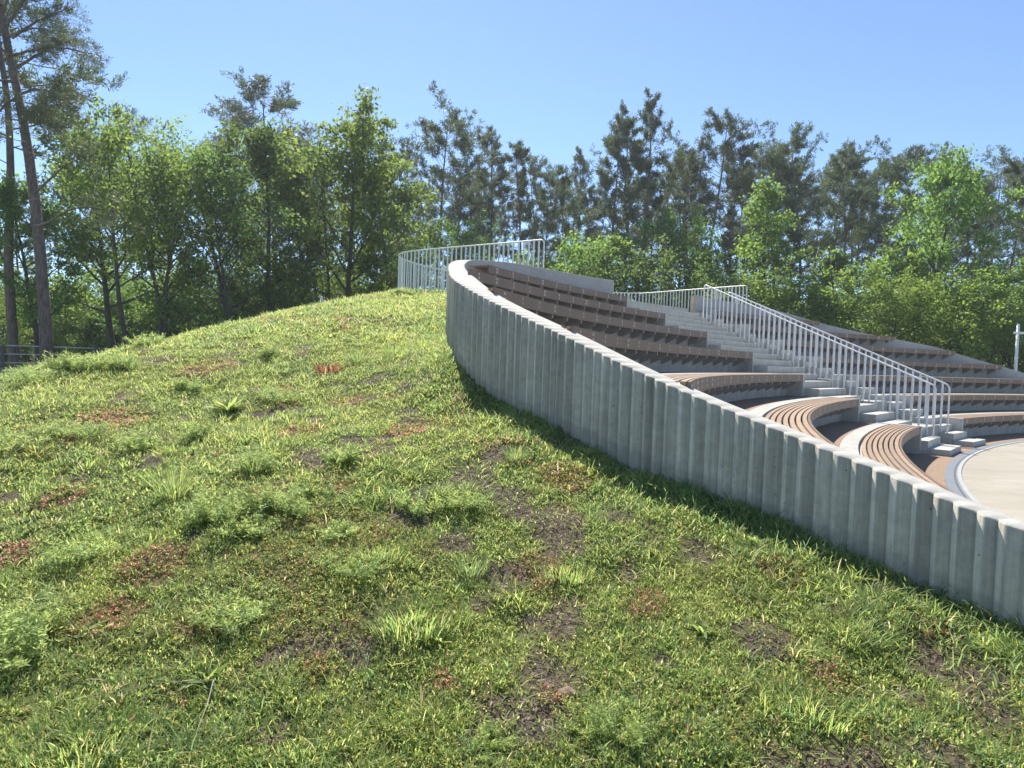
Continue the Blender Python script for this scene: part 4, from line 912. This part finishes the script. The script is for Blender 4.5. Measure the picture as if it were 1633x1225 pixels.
for k_ in range(14):                                                    # thin bare dead twigs
    py = r_.uniform(210, 420); px = 40+(py-210)*.12; a = at(px, py, Y); sg = r_.choice([-1, 1]); lp, _ = curve(r_, a, (sg, r_.normal(0, .5), r_.normal(.0, .3)), r_.uniform(.6, 1.8), 6, .2, -.02); tr.add(lp-o0, .016*(1-np.linspace(0, 1, 7)*.8), 4)
tp = np.array([t_[0] for t_ in tips])-o0; td = np.array([t_[1] for t_ in tips]); td /= np.linalg.norm(td, axis=1)[:, None]; per = 30
idx = np.repeat(np.arange(len(tp)), per); N = len(idx); dr = td[idx]*.6+r_.normal(0, .6, (N, 3)); dr[:, 2] += .2; dr /= np.linalg.norm(dr, axis=1)[:, None]
c0 = tp[idx]+r_.normal(0, .05, (N, 3))-td[idx]*(r_.random(N)*.15)[:, None]; sd_ = np.cross(dr, r_.normal(0, 1, (N, 3))); sd_ /= np.linalg.norm(sd_, axis=1)[:, None]
L = (.10*(.6+.7*r_.random(N)))[:, None]; W_ = L*.1
V = np.stack([c0-sd_*W_*.5, c0+dr*L*.6-sd_*W_, c0+dr*L, c0+dr*L*.6+sd_*W_], 1).reshape(-1, 3)
big = empty('pine_tree', tuple(o0), 'big leaning grey-trunked pine at the left, nearest of all the trees', 'pine tree', GP)
link('trunk', tr.mesh('trunk', M_barkp), big); link('crown', np_mesh('crown', V, np.arange(len(V)).reshape(-1, 4), M_needle), big)

# ------------------------------------------------------------------ fence at the left, white posts
fl = [on_z(-260, 640, .25), at(-40, 549, 25)[:2], at(160, 560, 30)[:2], at(420, 575, 36)[:2]]
x0, y0 = at(-160, 549, 22)[:2]; x1, y1 = at(330, 575, 31)[:2]
fence = empty('rail_fence', (x0, y0, BASE), 'low fence of grey posts and thin pale rails beyond the mound at the left', 'fence')
ln = math.hypot(x1-x0, y1-y0); ux, uy = (x1-x0)/ln, (y1-y0)/ln; zt = at(45, 551, y0+(y1-y0)*.42)[2]-BASE
rb = [zt-.01, zt-.33, zt-.66]
for z in rb:
    m_ = MB(); m_.tube([(0, 0, z), (ux*ln, uy*ln, z-.04)], .026, 6); m_.build('rail', M_fence, fence, True)
pu = (at(44, 560, y0+(y1-y0)*.42)[0]-x0)/ux
for k_ in range(-2, 4):
    q = pu+k_*3.4
    if 0 < q < ln:
        m_ = MB(); m_.box(-.075, .075, -.05, .05, 0, zt+.02); m_.box(-.085, .085, -.06, .06, zt+.02, zt+.05); m_.box(.14, .25, -.05, .05, 0, zt+.0)
        po = m_.build('fence_post', M_post, fence); po.location = (ux*q, uy*q, 0); po.rotation_euler = (0, 0, math.atan2(uy, ux))
p = at(1624, 517, 26)
wp = empty('white_post', (p[0], 26, BASE), 'slim white steel post with a crossbar behind the right-hand wall', 'post')
m_ = MB(); m_.tube([(0, 0, 0), (0, 0, p[2]-BASE)], [.06, .055], 10); m_.build('pole', M_white, wp, True)
zb = at(1624, 531, 26)[2]-BASE; m_ = MB(); m_.box(-.15, 1.6, -.035, .035, zb-.045, zb+.045); m_.build('crossbar', M_white, wp)
s = at(513, 474, 22); g_ = at(513, 500, 22); m_ = MB(); m_.tube([(0, 0, 0), (0, 0, s[2]-lawn_z(np.array([s[0]]), np.array([22.]))[0]+.0)], .045, 10); m_.tube([(0, 0, s[2]-lawn_z(np.array([s[0]]), np.array([22.]))[0]), (0, 0, s[2]-lawn_z(np.array([s[0]]), np.array([22.]))[0]+.03)], [.055, .03], 10)
o = m_.build('marker_post', M_white, None, True); o.location = (s[0], 22, lawn_z(np.array([s[0]]), np.array([22.]))[0]); tag(o, 'short white marker post just past the skyline of the mound', 'post')
